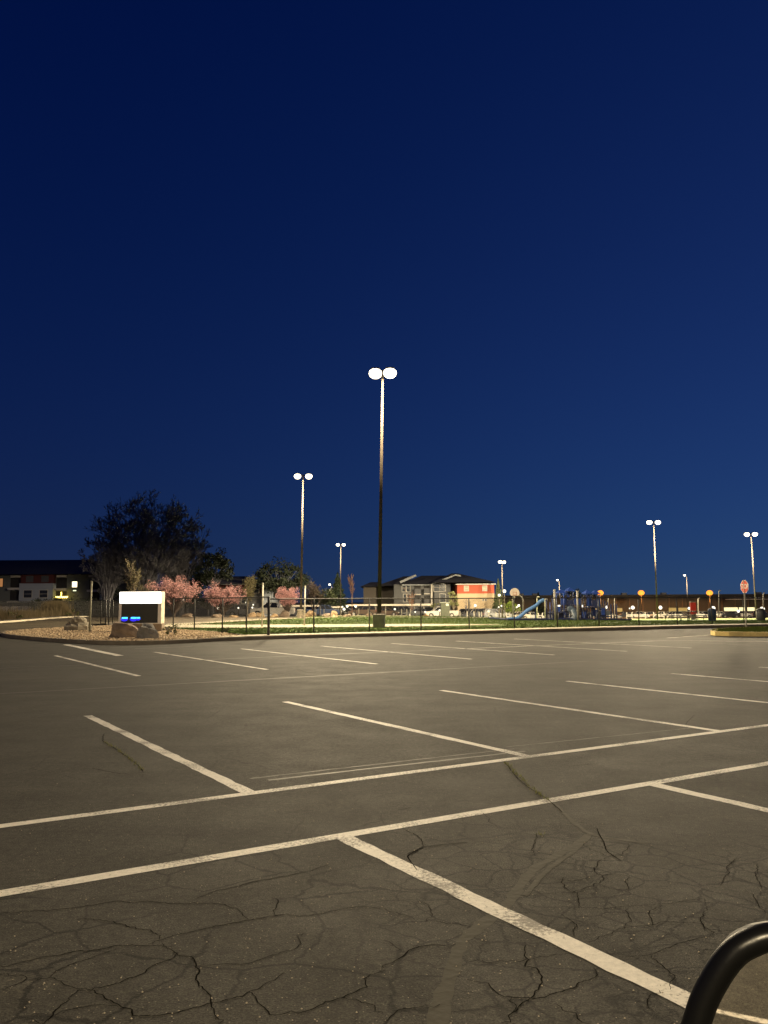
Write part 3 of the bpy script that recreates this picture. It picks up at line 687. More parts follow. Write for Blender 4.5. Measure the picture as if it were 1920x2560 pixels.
# ---------------------------------------------------------------- fences
M_fence = mat('black_fence_metal', (.014, .013, .012), .55, .0, spec=.5)
def fence(pl, h, label, posts=3.0, thick=(), mesh=True, meshw=.0045, z0=.14, rail_m=None, name='chain_link_fence'):
    L = sum(math.dist(a, b) for a, b in zip(pl, pl[1:])); o = Vector((pl[0][0], pl[0][1], H(*pl[0])))
    t = thing(name, label, 'fence', o)
    def P(s):
        for a, b in zip(pl, pl[1:]):
            l = math.dist(a, b)
            if s <= l+1e-6: x = a[0]+(b[0]-a[0])*s/l; y = a[1]+(b[1]-a[1])*s/l; return Vector((x, y, H(x, y)+z0))-o
            s -= l
        return Vector((pl[-1][0], pl[-1][1], H(*pl[-1])+z0))-o
    n = max(1, round(L/posts))
    for i in range(n+1):
        p = P(L*i/n); r = .055 if i in thick else .03
        MB().tube([p-Vector((0, 0, .2)), p+Vector((0, 0, h+(.08 if i in thick else .02)))], r, 8).build('fence_post', M_fence, t, True)
    q = [P(L*i/(n*3)) for i in range(n*3+1)]
    MB().tube([p+Vector((0, 0, h)) for p in q], .024, 6).build('top_rail', rail_m or M_fence, t, True)
    MB().tube([p+Vector((0, 0, .06)) for p in q], .006, 4).build('bottom_wire', M_fence, t)
    if mesh:
        mb = MB(); sp = .075; k = int(L/sp); off = Vector((0, 0, meshw))
        for i in range(k+int(h/sp)):
            for sg in (1, -1):
                s0 = i*sp-(h if sg > 0 else 0)
                a = s0; z_a, z_b = (0, h) if sg > 0 else (h, 0)
                b_ = s0+h
                if b_ < 0 or a > L: continue
                m0, m1 = max(a, 0), min(b_, L)
                za = z_a+(z_b-z_a)*(m0-a)/h; zb_ = z_a+(z_b-z_a)*(m1-a)/h
                p0 = P(m0)+Vector((0, 0, za)); p1 = P(m1)+Vector((0, 0, zb_))
                mb.quad(p0-off, p1-off, p1+off, p0+off)
        mb.build('chain_link', M_fence, t)
    return t
f0 = tuple(at(671, 1590)[:2])
back = [tuple(foot(448, 41.4)[:2]), tuple(foot(518, 39.6)[:2]), tuple(foot(593, 37)[:2]), (-4.6, 33.4)]
o17 = offs(kbd, 1.55)
right_pl = [(-4.6, 33.4)]+[p for p in o17 if p[0] > -3.4 and p[0] < 48][::3]
fence(right_pl, 1.42, 'long black chain-link fence running right behind the kerb from its thick corner post', 2.5, thick=(0,))
fence([tuple(foot(225, 62)[:2])]+[tuple(foot(330, 54)[:2])]+back, 1.5, 'black chain-link fence section running left from the thick corner post behind the lit sign', 2.9)
fence([tuple(foot(-40, 100)[:2]), tuple(foot(120, 104)[:2]), tuple(foot(420, 112)[:2]), tuple(foot(640, 118)[:2])], 1.9, 'far dark mesh fence at the foot of the left apartments', 5, meshw=.012, z0=.05)
# tall thin poles
M_pale = mat('galvanised_pole', (.40, .38, .32), .5, .3)
def rod(px, pyt, pyb, d, r, label, m=M_pale, name='steel_pole', grp='pale steel poles behind the fence', lean=.01):
    top = atd(px, pyt, d); x = top.x-lean*(top.z-H(top.x, d)); z = H(x, d)
    t = thing(name, label, 'pole', (x, d, z), 0, grp, lean)
    MB().tube([(0, 0, -.1), (0, 0, top.z-z)], r, 8).build('shaft', m, t, True)
    MB().lathe([(r*1.25, 0), (r*1.2, .04), (.01, .07)], 8, (0, 0, top.z-z)).build('cap', m, t)
    return t
rod(657.5, 1460, 1572, 44.8, .045, 'taller pale pole just left of the thick fence corner post', lean=.014)
rod(763, 1467, 1566, 46.5, .04, 'pale pole right of the third pink blossom tree', lean=.02)
rod(229, 1456, 1590, 39.5, .05, 'grey square sign post standing left of the lit sign, without a sign', mat('grey_green_post', (.17, .165, .12), .7), grp=None, lean=.012)
rod(266, 1495, 1570, 50, .035, 'left of two thin black posts left of the lit sign', M_fence, grp='thin black posts left of the lit sign')
rod(274, 1495, 1570, 50.6, .035, 'right of two thin black posts left of the lit sign', M_fence, grp='thin black posts left of the lit sign')

# ---------------------------------------------------------------- basketball hoop
def hoop():
    d = 92; P = foot(1307, d); t = thing('basketball_hoop', 'basketball hoop with a fan-shaped white backboard on a bent pole', 'hoop', P)
    q = lambda px, py: atd(px, py, d)-P
    MB().tube([q(1307, 1556), q(1307, 1500), q(1305, 1493), q(1300, 1489.5), q(1292, 1488)], .065, 8).build('pole', M_pale, t, True)
    c = q(1286, 1483); wv = 12/F*d; mb = MB(); pr = [(-.72, -.5), (.72, -.5), (.95, -.25), (1, .1), (.9, .45), (.65, .78), (.3, .97), (0, 1.0), (-.3, .97), (-.65, .78), (-.9, .45), (-1, .1), (-.95, -.25)]
    mb.prism([(c.x+x*wv, c.z+z*wv*1.05) for x, z in pr][::-1], -.25, -.21)
    bd = mb.build('backboard', mat('backboard_white', (.85, .72, .62), .5, var=.06), t)
    fr = MB(); 
    for a, b in (((-.35, -.35), (.35, -.35)), ((.35, -.35), (.35, .2)), ((.35, .2), (-.35, .2)), ((-.35, .2), (-.35, -.35))):
        fr.tube([(c.x+a[0]*wv, -.265, c.z+a[1]*wv), (c.x+b[0]*wv, -.265, c.z+b[1]*wv)], .018, 4)
    fr.build('target_square', mat('orange_paint', (.6, .18, .06), .5), bd)
    rim = MB(); pts = [(c.x+.23*math.cos(a/12*6.283), -.52+.23*math.sin(a/12*6.283), c.z-.42*wv) for a in range(13)]
    rim.tube(pts, .012, 5).build('rim', mat('orange_paint', (.6, .18, .06), .5), t)
hoop()
for px, pt, d, lb in ((1281, 1492, 105, 'short white bent pole left of the basketball pole'), (1342, 1492, 120, 'thin white lamp-like pole left of the playground'), (1362, 1498, 115, 'thin grey pole at the left end of the playground'),
                      (1520, 1494, 150, 'thin pale pole below the leftmost orange lamp, left one'), (1536, 1494, 150, 'thin pale pole below the leftmost orange lamp, right one'), (1745, 1494, 140, 'white pole with a curved top right of the red sign'), (1797, 1476, 200, 'short pale pole on the horizon right of the rightmost orange lamp'), (1908, 1482, 200, 'short pale pole on the horizon at the right edge')):
    P = foot(px, d); q = lambda x, y: atd(x, y, d)-P
    t = thing('curved_pole', lb, 'pole', P, 0, 'thin pale poles of the far lot')
    MB().tube([(0, 0, 0), q(px, pt+3), q(px+1.2, pt), q(px+4, pt)], .06 if d < 180 else .12, 6).build('shaft', M_pale, t, True)
    MB().ball(tuple(q(px+4, pt+.5)), .14, 8, .6).build('fitting', M_pale, t)

# ---------------------------------------------------------------- playground
M_blue = mat('play_blue_plastic', (.025, .065, .30), .4, var=.1)
M_navy = mat('play_navy_metal', (.018, .028, .10), .5, var=.1)
M_slide = mat('slide_blue_plastic', (.13, .29, .62), .4, var=.08)
M_grey = mat('play_grey_metal', (.12, .135, .16), .5, var=.2)
def playground():
    d = 58; P = foot(1440, d); t = thing('playground', 'blue playground climber with towers, decks, roofs and a tall light blue slide', 'playground', P)
    q = lambda px, py, dy=0: atd(px, py, d+dy)-P
    G0 = P.z*0
    def post(px, top, dy, r=.05, m=M_navy):
        a = q(px, top, dy); MB().tube([(a.x, a.y, .05), a], r, 8).build('play_post', m, t, True)
    for px, top, dy in ((1366, 1498, .8), (1382, 1492, 0), (1402, 1480, 1.5), (1416, 1478, 0), (1432, 1480, 2), (1452, 1486, .6), (1466, 1484, -.4), (1478, 1483, 1.4), (1492, 1484, 0), (1499, 1486, 1.8), (1512, 1502, .5), (1527, 1510, 0), (1541, 1510, 1.2)):
        post(px, top, dy)
    for px, top in ((1386, 1473), (1443, 1477)): post(px, top, -1.5, .07, M_pale)
    def slab(a, b, py, dy0, dy1, th, nm, m):
        A_ = q(a, py); B_ = q(b, py); MB().box(A_.x, B_.x, dy0, dy1, A_.z-th, A_.z, .01).build(nm, m, t)
    for a, b, py in ((1382, 1418, 1530), (1416, 1454, 1522), (1466, 1500, 1518), (1500, 1528, 1540)): slab(a, b, py, 0, 1.6, .07, 'deck', M_navy)
    for a, b, py in ((1395, 1420, 1483), (1418, 1440, 1478), (1464, 1482, 1484), (1484, 1503, 1485)):
        A_ = q(a, py); B_ = q(b, py); c = (A_+B_)/2; h = .28
        MB().add([(A_.x, -.1, A_.z), (B_.x, -.1, A_.z), (B_.x, 1.5, A_.z), (A_.x, 1.5, A_.z), (c.x, .7, A_.z+h)], [(0, 1, 4), (1, 2, 4), (2, 3, 4), (3, 0, 4), (3, 2, 1, 0)]).build('play_roof', M_blue, t)
    for a, b, t0, t1_, m in ((1385, 1400, 1516, 1529, M_blue), (1402, 1416, 1494, 1512, M_blue), (1419, 1432, 1500, 1521, M_navy), (1435, 1450, 1496, 1512, M_blue), (1468, 1478, 1492, 1515, M_blue), (1481, 1491, 1500, 1517, M_navy), (1493, 1499, 1496, 1517, M_blue), (1400, 1414, 1545, 1561, M_blue), (1455, 1464, 1530, 1556, M_blue), (1489, 1497, 1524, 1558, M_navy), (1503, 1512, 1520, 1538, M_blue)):
        A_ = q(a, t1_); B_ = q(b, t0); MB().box(A_.x, B_.x, -.04, .0, A_.z, B_.z, .008).build('play_panel', m, t)
    for px, top, dy in ((1375, 1506, .9), (1391, 1486, .7), (1409, 1482, -.3), (1424, 1476, .9), (1439, 1482, 1.1), (1458, 1490, 1.5), (1472, 1480, .5), (1486, 1486, .9), (1506, 1498, 1.4), (1519, 1505, 1.7), (1534, 1508, .4)):
        post(px, top, dy, .04, M_blue if px % 2 else M_navy)
    for a, b, t0, t1_, dy, m in ((1389, 1400, 1492, 1508, 1.4, M_navy), (1424, 1434, 1482, 1494, 1.2, M_blue), (1452, 1462, 1500, 1516, 1.0, M_navy), (1404, 1418, 1534, 1558, .9, M_navy), (1424, 1434, 1530, 1545, 1.4, M_blue), (1444, 1456, 1536, 1560, 1.1, M_navy), (1468, 1480, 1526, 1552, 1.5, M_navy), (1482, 1490, 1520, 1540, .3, M_blue), (1514, 1524, 1530, 1544, 1.2, M_navy), (1386, 1398, 1536, 1560, .4, M_navy)):
        A_ = q(a, t1_); B_ = q(b, t0); MB().box(A_.x, B_.x, dy, dy+.05, A_.z, B_.z, .008).build('play_panel', m, t)
    # climbing rungs
    for px in (1419, 1440):
        ld = MB()
        for k in range(9):
            z = q(px, 1560-5.6*k).z; x0 = q(px-8, 1500).x; x1 = q(px+8, 1500).x
            ld.tube([(x0, -.5+.04*k, z), ((x0+x1)/2, -.62+.04*k, z-.03), (x1, -.5+.04*k, z)], .022, 5)
        ld.tube([q(px-8, 1562, -.5), q(px-8, 1510, -.1)], .025, 5); ld.tube([q(px+8, 1562, -.5), q(px+8, 1510, -.1)], .025, 5)
        ld.build('climbing_ladder', M_grey, t, True)
    cl = MB()
    for k in range(6):
        a = q(1462+5*k, 1560, -.3); b = q(1456+9*k, 1520-3*(k % 2), .2); cl.tube([a, (a+b)/2+Vector((.1*math.sin(k*2), -.15, .1)), b], .022, 5)
    cl.build('climber_bars', M_grey, t, True)
    tb = MB(); pts = [q(1424, 1522, -.2), q(1434, 1527, -.6), q(1440, 1540, -.9), q(1432, 1552, -.9), q(1420, 1558, -.7)]
    tb.tube(pts, .23, 12).build('tube_slide', mat('tube_grey_blue', (.10, .14, .19), .4), t, True)
    rl = MB()
    for a, b, y in ((1382, 1402, 1512), (1402, 1432, 1500), (1466, 1492, 1503), (1492, 1512, 1512), (1452, 1466, 1505)):
        rl.tube([q(a, y), q(b, y)], .02, 5); rl.tube([q(a, y+6), q(b, y+6)], .02, 5)
    rl.build('guard_rails', M_grey, t)
    # steps on the right and bench-like transfer station
    slab(1503, 1530, 1527, .1, 1.2, .3, 'transfer_step', M_grey); slab(1512, 1545, 1547, -.2, 1.0, .08, 'transfer_step', M_grey); slab(1485, 1540, 1553, -.4, .6, .06, 'transfer_step', M_navy)
    # slide: S profile channel
    C0 = [(1357, 1502), (1347, 1507), (1339, 1515), (1328, 1522), (1315, 1529), (1302, 1540), (1292, 1547), (1281, 1550), (1265, 1550)]
    c3 = [q(x, y) for x, y in C0]; c3 = [Vector((p.x, -.3-.02*i, p.z)) for i, p in enumerate(c3)]
    sm = []
    for i in range(len(c3)-1):
        for k in range(4):
            a = c3[max(0, i-1)]; b = c3[i]; c = c3[i+1]; e = c3[min(len(c3)-1, i+2)]; u = k/4
            sm.append(.5*((2*b)+(c-a)*u+(2*a-5*b+4*c-e)*u*u+(3*b-a-3*c+e)*u**3))
    sm.append(c3[-1]); prof = [(-.28, .16), (-.24, .18), (-.22, 0), (.22, 0), (.24, .18), (.28, .16), (.24, -.06), (-.24, -.06)]
    mb = MB(); n = len(prof)
    for p in sm:
        for yy, zz in prof: mb.v.append((p.x, p.y+yy, p.z+zz))
    mb.f = [(i*n+j, i*n+(j+1) % n, (i+1)*n+(j+1) % n, (i+1)*n+j) for i in range(len(sm)-1) for j in range(n)]+[tuple(range(n)), tuple((len(sm)-1)*n+k for k in range(n))[::-1]]
    mb.build('slide', M_slide, t, True)
    a = q(1273, 1551, -.3); MB().tube([(a.x, -.4, a.z), (a.x, -.4, .0)], .04, 6).build('slide_leg', M_navy, t)
    a = q(1338, 1517, -.3); MB().tube([(a.x, -.35, a.z), (a.x, -.35, .0)], .04, 6).build('slide_leg', M_navy, t)
playground()
b0 = foot(1270, 56); b1 = foot(1555, 60)
struct('playground_surface', drape([(b0.x, 56), (b1.x, 58), (b1.x+1, 64), (b0.x-.5, 62)], .17, 2), mat('bark_mulch', (.05, .045, .035), .95))
bb = MB()
for (a, b) in (((b0.x, 55.9), (b1.x, 57.9)), ((b1.x, 57.9), (b1.x+1, 64)), ((b0.x, 55.9), (b0.x-.5, 62))):
    for s0, s1 in zip(densify([a, b], 2), densify([a, b], 2)[1:]): bb.tube([(s0[0], s0[1], H(*s0)+.2), (s1[0], s1[1], H(*s1)+.2)], .07, 6)
tag(bb.build('playground_border', M_navy), 'dark low border around the playground', 'border')

# ---------------------------------------------------------------- picnic tables, bin, red sign
def picnic(px, d, label):
    P = foot(px, d); t = thing('picnic_table', label, 'picnic table', P+Vector((0, 0, .12)), .15, 'picnic tables on the lawn'); m = mat('green_metal_table', (.035, .05, .045), .5)
    MB().box(-.9, .9, -.36, .36, .72, .76, .01).build('tabletop', m, t)
    for s in (-1, 1): MB().box(-.9, .9, s*.62-.13, s*.62+.13, .43, .46, .01).build('bench_seat', m, t)
    for x in (-.65, .65):
        MB().tube([(x, -.75, 0), (x, -.62, .43), (x, .62, .43), (x, .75, 0)], .025, 6).build('leg', m, t)
        MB().tube([(x, -.3, .72), (x, -.4, .43)], .025, 6).build('leg', m, t)
        MB().tube([(x, .3, .72), (x, .4, .43)], .025, 6).build('leg', m, t)
picnic(1712, 62, 'dark picnic table left, right of the small bench on the far lawn'); picnic(1750, 63, 'dark picnic table just left of the dark blue bin')
picnic(1693, 66, 'leftmost small dark picnic table on the lawn below the white cars')
P = foot(1780, 63); t = thing('waste_bin', 'dark blue bin at the end of the picnic tables', 'bin', P+Vector((0, 0, .12)))
MB().lathe([(.24, 0), (.27, .05), (.30, .78), (.28, .82)], 12).build('barrel', mat('bin_blue', (.03, .05, .11), .5), t, True); MB().lathe([(.31, .82), (.30, .87), (.2, .96), (.02, 1.0)], 12).build('lid', mat('bin_lid', (.04, .06, .12), .4), t, True)
P = foot(1902, 70); t = thing('waste_bin', 'dark grey round bin at the far right of the lawn', 'bin', P+Vector((0, 0, .12)))
MB().lathe([(.30, 0), (.34, .05), (.36, .8), (.33, .85)], 12).build('barrel', mat('bin_grey', (.05, .055, .055), .5), t, True); MB().lathe([(.37, .85), (.35, .9), (.2, 1.0), (.02, 1.03)], 12).build('lid', mat('bin_lid_grey', (.06, .06, .06), .4), t, True)
P = foot(1732, 96); q = lambda x, y: atd(x, y, 96)-P
t = thing('red_totem', 'upright red totem sign standing among the white parked cars', 'sign', P)
a = q(1726, 1536); b = q(1739, 1506); MB().box(a.x, b.x, -.1, .1, a.z, b.z, .02).build('panel', mat('red_sign_paint', (.60, .03, .025), .5, var=.1), t)
c = q(1727, 1503.5); MB().box(a.x, b.x, -.11, .11, b.z, b.z+.09, .01).build('cap', mat('cap_grey', (.3, .27, .25), .5), t)
MB().box(a.x+.08, b.x-.08, -.07, .07, 0, a.z).build('plinth', M_base, t)

# ---------------------------------------------------------------- stop sign on the yellow kerbed island
isl = [at(1795, 1586)[:2], at(1803, 1590.5)[:2], at(1990, 1590.5)[:2]]
iy = smooth_pl([tuple(at(2200, 1592)[:2]), tuple(at(1806, 1590.5)[:2]), tuple(at(1788, 1587)[:2]), tuple(at(1798, 1583)[:2]), tuple(at(1850, 1577)[:2]), tuple(at(2200, 1573)[:2])], 2)
iy = iy[::-1]
struct('yellow_kerb', kerb(densify(iy, .7), -.22, .17), M_yel)
inner = offs(iy, -.2)
struct('island_lawn', drape(inner, .15, 1.5), mat('island_grass', (.085, .115, .022), .9, var=.3, scale=1.2, bump=.8, bscale=14, spec=.1))
ib = MB(); r4 = random.Random(3); k = 0; ix = [p[0] for p in inner]; iyy = [p[1] for p in inner]
while k < 6000:
    q = (r4.uniform(min(ix), max(ix)), r4.uniform(min(iyy), max(iyy)))
    if not inside(q, inner): continue
    k += 1; z = H(*q)+.15; ib.add([(q[0]-.02, q[1], z), (q[0]+.02, q[1], z), (q[0]+r4.gauss(0, .03), q[1]+r4.gauss(0, .03), z+r4.uniform(.04, .09))], [(0, 1, 2)])
tag(ib.build('island_grass', leaf('island_blade', (.08, .12, .02), (.14, .16, .035))), 'short grass growing inside the yellow kerbed island', 'grass', kind='stuff')
def stop():
    d = 38.5; P = foot(1862, d); t = thing('stop_sign', 'red octagonal stop sign turned partly away, on a thin post on the yellow kerbed island', 'sign', P+Vector((0, 0, .13)), 0, None, -.0)
    q = lambda x, y: atd(x, y, d)-P-Vector((0, 0, .13)); zc = q(1861, 1466.5).z; x = q(1861, 1466.5).x; R = .315
    MB().box(x-.03, x+.03, .0, .04, 0, zc+.30).build('post', mat('sign_post_steel', (.36, .34, .30), .5, .4), t)
    pn = bpy.data.objects.new('x', None)
    oc = [(R*math.cos(math.pi/8+k*math.pi/4), R*math.sin(math.pi/8+k*math.pi/4)) for k in range(8)]
    ang = math.radians(-79)
    wp = MB().prism([(a, b) for a, b in oc], -.004, 0).build('border', mat('sign_white', (.7, .66, .6), .4, var=.03), t, loc=(x, -.012, zc)); wp.rotation_euler = (0, 0, ang)
    rp = MB().prism([(a*.93, b*.93) for a, b in oc], -.008, -.0045).build('sign_face', mat('sign_red', (.50, .045, .02), .4, var=.05), t, loc=(x, -.012, zc)); rp.rotation_euler = (0, 0, ang)
    cu = bpy.data.curves.new('lettering', 'FONT'); cu.body = 'STOP'; cu.size = .30; cu.align_x = 'CENTER'; cu.align_y = 'CENTER'; cu.extrude = .001; cu.offset = .004
    tx = bpy.data.objects.new('lettering', cu); C.objects.link(tx)
    bpy.context.view_layer.update(); me = bpy.data.meshes.new_from_object(tx.evaluated_get(bpy.context.evaluated_depsgraph_get())); bpy.data.objects.remove(tx)
    tx = bpy.data.objects.new('lettering', me); C.objects.link(tx); me.materials.clear(); me.materials.append(mat('sign_white', (.7, .66, .6)))
    tx.parent = rp; tx.location = (0, -.0105, 0); tx.rotation_euler = (math.pi/2, 0, 0); tx.scale = (.8, 1, 1)
    bpy.data.objects.remove(pn)
stop()

# ---------------------------------------------------------------- vehicles
M_glass = mat('car_glass', (.012, .013, .016), .08, var=.02, spec=.6); M_tyre = mat('tyre_rubber', (.012, .012, .012), .9); M_rim = mat('wheel_metal', (.35, .34, .32), .35, .7)
M_trim = mat('car_trim', (.02, .02, .02), .6)
M_hl = mat('headlight_glass', (.6, .6, .58), .15); M_tl = mat('taillight_glass', (.25, .012, .01), .25)
def vehicle(kind, color, cname, loc, rz, label, grp):
    m = mat('car_paint_'+cname, color, .35, .0, var=.03, coat=.6)
    S = {'sedan': (4.7, 1.8, .72, .98, 1.45), 'suv': (4.8, 1.9, .80, 1.12, 1.78), 'pickup': (5.8, 1.95, .88, 1.18, 1.88)}[kind]
    L, Wd, hood, belt, roof = S; wr = .34 if kind == 'sedan' else .39; gz = .26 if kind == 'sedan' else .36
    fx, rx = L/2-.92, -L/2+(1.0 if kind != 'pickup' else 1.25)
    t = thing({'sedan': 'parked_car', 'suv': 'parked_suv', 'pickup': 'pickup_truck'}[kind], label, {'sedan': 'car', 'suv': 'car', 'pickup': 'pickup truck'}[kind], loc, rz, grp)
    def arch(cx):
        R = wr+.07; a0 = math.asin(max(-1, min(1, (gz-wr)/R)))
        return [(cx+R*math.cos(w_), wr+R*math.sin(w_)) for w_ in [a0+(math.pi-2*a0)*k/7 for k in range(8)]]
    bot = [(L/2-.05, gz)]+arch(fx)+arch(rx)+[(-L/2+.05, gz)]
    if kind == 'sedan': top = [(-L/2, .55), (-L/2+.02, .92), (-L/2+.12, .99), (-L/2+.9, 1.0), (-.2, belt-.02), (fx-.25, belt-.05), (L/2-.35, hood), (L/2-.03, .62), (L/2, .45)]
    elif kind == 'suv': top = [(-L/2, .6), (-L/2+.03, 1.02), (-L/2+.1, 1.13), (-.2, belt), (fx-.3, belt-.02), (L/2-.25, hood+.1), (L/2-.02, .75), (L/2, .5)]
    else: top = [(-L/2, .55), (-L/2, 1.14), (-L/2+.08, 1.18), (-.35, 1.19), (fx-.45, 1.18), (L/2-.2, 1.05), (L/2-.02, .95), (L/2, .5)]
    poly = bot+top; n = len(poly); mb = MB()
    secs = ((-Wd/2+.06, .94), (-Wd/2, 1), (Wd/2, 1), (Wd/2-.06, .94))
    for y, s in (((-Wd/2), 0), ((-Wd/2+.0), 0)): pass
    ylist = [(-Wd/2, .03), (-Wd/2+.05, 0), (Wd/2-.05, 0), (Wd/2, .03)]
    for y, ins in ylist:
        for (x, z) in poly: mb.v.append((x*(1-ins*.6), y, z-(ins if z > .8 else -0)))
    for k in range(3):
        for i in range(n): mb.f.append((k*n+i, (k+1)*n+i, (k+1)*n+(i+1) % n, k*n+(i+1) % n))
    mb.f.append(tuple(range(n))); mb.f.append(tuple(range(4*n-1, 3*n-1, -1)))
    body = mb.build('body', m, t)
    if kind == 'sedan': cab = [(-L/2+.65, 1.0, -.25, roof-.03, -.95), (fx-.3, belt-.05, .45, roof-.04, .45)]
    # greenhouse: bottom x0,x1 top x0,x1
    g_ = {'sedan': (-L/2+.55, fx-.2, -L/2+1.25, .35), 'suv': (-L/2+.08, fx-.25, -L/2+.35, .55), 'pickup': (-.55, fx-.35, -.35, .95)}[kind]
    if kind == 'pickup': g_ = (-.75, fx-.4, -.6, .75)
    zb = belt-.03; zt = roof-.05; yb = Wd/2-.04; yt = Wd/2-.24
    gl = MB(); vs = [(g_[0], -yb, zb), (g_[1], -yb, zb), (g_[1], yb, zb), (g_[0], yb, zb), (g_[2], -yt, zt), (g_[3], -yt, zt), (g_[3], yt, zt), (g_[2], yt, zt)]
    gl.add(vs, [(0, 1, 5, 4), (1, 2, 6, 5), (2, 3, 7, 6), (3, 0, 4, 7), (4, 5, 6, 7)]); gl.build('windows', M_glass, t)
    rf = MB(); rf.box(g_[2]-.04, g_[3]+.06, -yt-.03, yt+.03, zt-.01, roof, .02)
    def lp(a, b, u): return tuple(a[i]+(b[i]-a[i])*u for i in range(3))
    for sg in (0, 1):
        A_ = (vs[0], vs[1], vs[5], vs[4]) if sg == 0 else (vs[3], vs[2], vs[6], vs[7])
        o_ = -.012 if sg == 0 else .012
        for u in ((0, .38, .68, 1) if kind != 'pickup' else (0, .52, 1)):
            a = Vector(lp(A_[0], A_[1], u)); b = Vector(lp(A_[3], A_[2], u)); rf.tube([a+Vector((0, o_, 0)), b+Vector((0, o_, 0))], .04, 4)
    rf.build('roof', m, t)
    for x in (fx, rx):
        for s in (-1, 1):
            y0, y1 = (s*(Wd/2-.22), s*(Wd/2-.01)); w_ = MB(); pts = [(x, y0, wr), (x, y0+(y1-y0)*.1, wr), (x, y0+(y1-y0)*.9, wr), (x, y1, wr)]
            wh = w_.tube(pts, [wr*.93, wr, wr, wr*.93], 16).build('wheel', M_tyre, t); MB().tube([(x, y1-s*.02, wr), (x, y1+s*.008, wr)], wr*.62, 10).build('rim', M_rim, wh)
    for s in (-1, 1):
        MB().box(L/2-.10, L/2+.012, s*(Wd/2-.28)-.16, s*(Wd/2-.28)+.16, hood-.16, hood-.02, .01).build('headlight', M_hl, t)
        MB().box(-L/2-.012, -L/2+.08, s*(Wd/2-.13)-.08, s*(Wd/2-.13)+.08, .78, .98 if kind == 'sedan' else 1.08, .01).build('taillight', M_tl, t)
    MB().box(L/2-.06, L/2+.03, -Wd/2+.12, Wd/2-.12, gz+.02, gz+.2, .02).build('bumper', M_trim, t)
    MB().box(-L/2-.03, -L/2+.06, -Wd/2+.12, Wd/2-.12, gz+.02, gz+.2, .02).build('bumper', M_trim, t)
    return t
WH = (.55, .52, .46); DK = (.02, .022, .03); GY = (.12, .12, .13); SV = (.3, .3, .29); BR = (.05, .03, .02); BLU = (.03, .045, .09); PALE = (.38, .34, .28)
CG = 'vehicles parked in the far lot'
CARS = [  # kind, colour, px, distance, facing right?, label
    ('pickup', 'white', 1103, 146, 0, 'white pickup truck partly hidden by the dark utility box, right of the nearest lamp'),
    ('suv', 'black', 1074, 152, 1, 'black car left of the white pickup with the dark box'),
    ('sedan', 'dark', 1042, 148, 0, 'dark sedan in front of the small lights, left of the white pickup'), ('suv', 'black', 1012, 150, 1, 'black car at the carport edge behind the framed post'),
    ('sedan', 'brown', 966, 150, 1, 'dark reddish car under the carport right of the nearest lamp base'), ('suv', 'brown', 905, 146, 0, 'dark car under the carport left of the nearest lamp base'), ('sedan', 'dark', 874, 150, 1, 'dark car beside the bare red sapling'),
    ('pickup', 'blue', 810, 140, 1, 'dark blue pickup truck right of the second pale pole'), ('sedan', 'silver', 838, 150, 0, 'silver car half behind the tan boulder pile'),
    ('suv', 'black', 1160, 152, 0, 'black car just right of the white pickup'), ('suv', 'dark', 1192, 144, 0, 'dark car in front of the beige wall of the orange building'), ('suv', 'grey', 1245, 138, 1, 'long grey car with a dark roof right of the beige wall'),
    ('sedan', 'pale', 1292, 150, 0, 'pale sedan beneath the basketball backboard'), ('sedan', 'silver', 1330, 158, 1, 'silver car behind the light blue slide'), ('sedan', 'dark', 1368, 158, 0, 'dark car behind the left playground posts'),
    ('suv', 'silver', 1408, 165, 1, 'silver car behind the playground ladder'), ('sedan', 'dark', 1475, 170, 0, 'dark car behind the middle of the playground'), ('sedan', 'white', 1520, 178, 1, 'white car behind the right end of the playground'),
    ('pickup', 'white', 1596, 182, 1, 'white pickup truck below the second right-hand light, first right of the playground'), ('suv', 'dark', 1562, 186, 0, 'dark car between the playground and the first white pickup'),
    ('pickup', 'white', 1652, 186, 0, 'white truck with a black cab window, second to the right of the playground'), ('suv', 'silver', 1627, 190, 1, 'boxy pale van between the two white trucks'),
    ('suv', 'white', 1684, 182, 0, 'white car above the picnic tables, left'), ('sedan', 'pale', 1706, 190, 1, 'pale car above the picnic tables, right'), ('suv', 'white', 1746, 176, 1, 'white car right behind the red totem'),
    ('sedan', 'dark', 1722, 192, 0, 'dark car left of the red totem'), ('pickup', 'dark', 1770, 188, 0, 'dark truck above the blue bin'), ('suv', 'white', 1798, 176, 1, 'white car right of the blue bin'),
    ('suv', 'black', 1826, 172, 0, 'black car left of the stop sign post'), ('pickup', 'white', 1852, 176, 1, 'white pickup truck behind the stop sign post'), ('sedan', 'dark', 1876, 182, 0, 'dark car right of the stop sign post'), ('suv', 'black', 1905, 168, 1, 'large black car at the right edge'),
    ('sedan', 'white', 1892, 196, 1, 'white car at the right, half behind the black one'), ('pickup', 'white', 682, 112, 0, 'white pickup truck right of the thick black fence post'), ('suv', 'grey', 606, 128, 1, 'grey car at the left of the far lot below the olive sapling'),
    ('sedan', 'dark', 574, 132, 0, 'dark car behind the second pink tree'), ('sedan', 'silver', 630, 138, 1, 'silver car left of the pale pole in the far lot'), ('sedan', 'dark', 745, 140, 0, 'dark car behind the second lamp base')]
cols = {'white': WH, 'black': (.012, .012, .014), 'dark': DK, 'grey': GY, 'silver': SV, 'brown': BR, 'blue': BLU, 'pale': PALE}
protos = {}
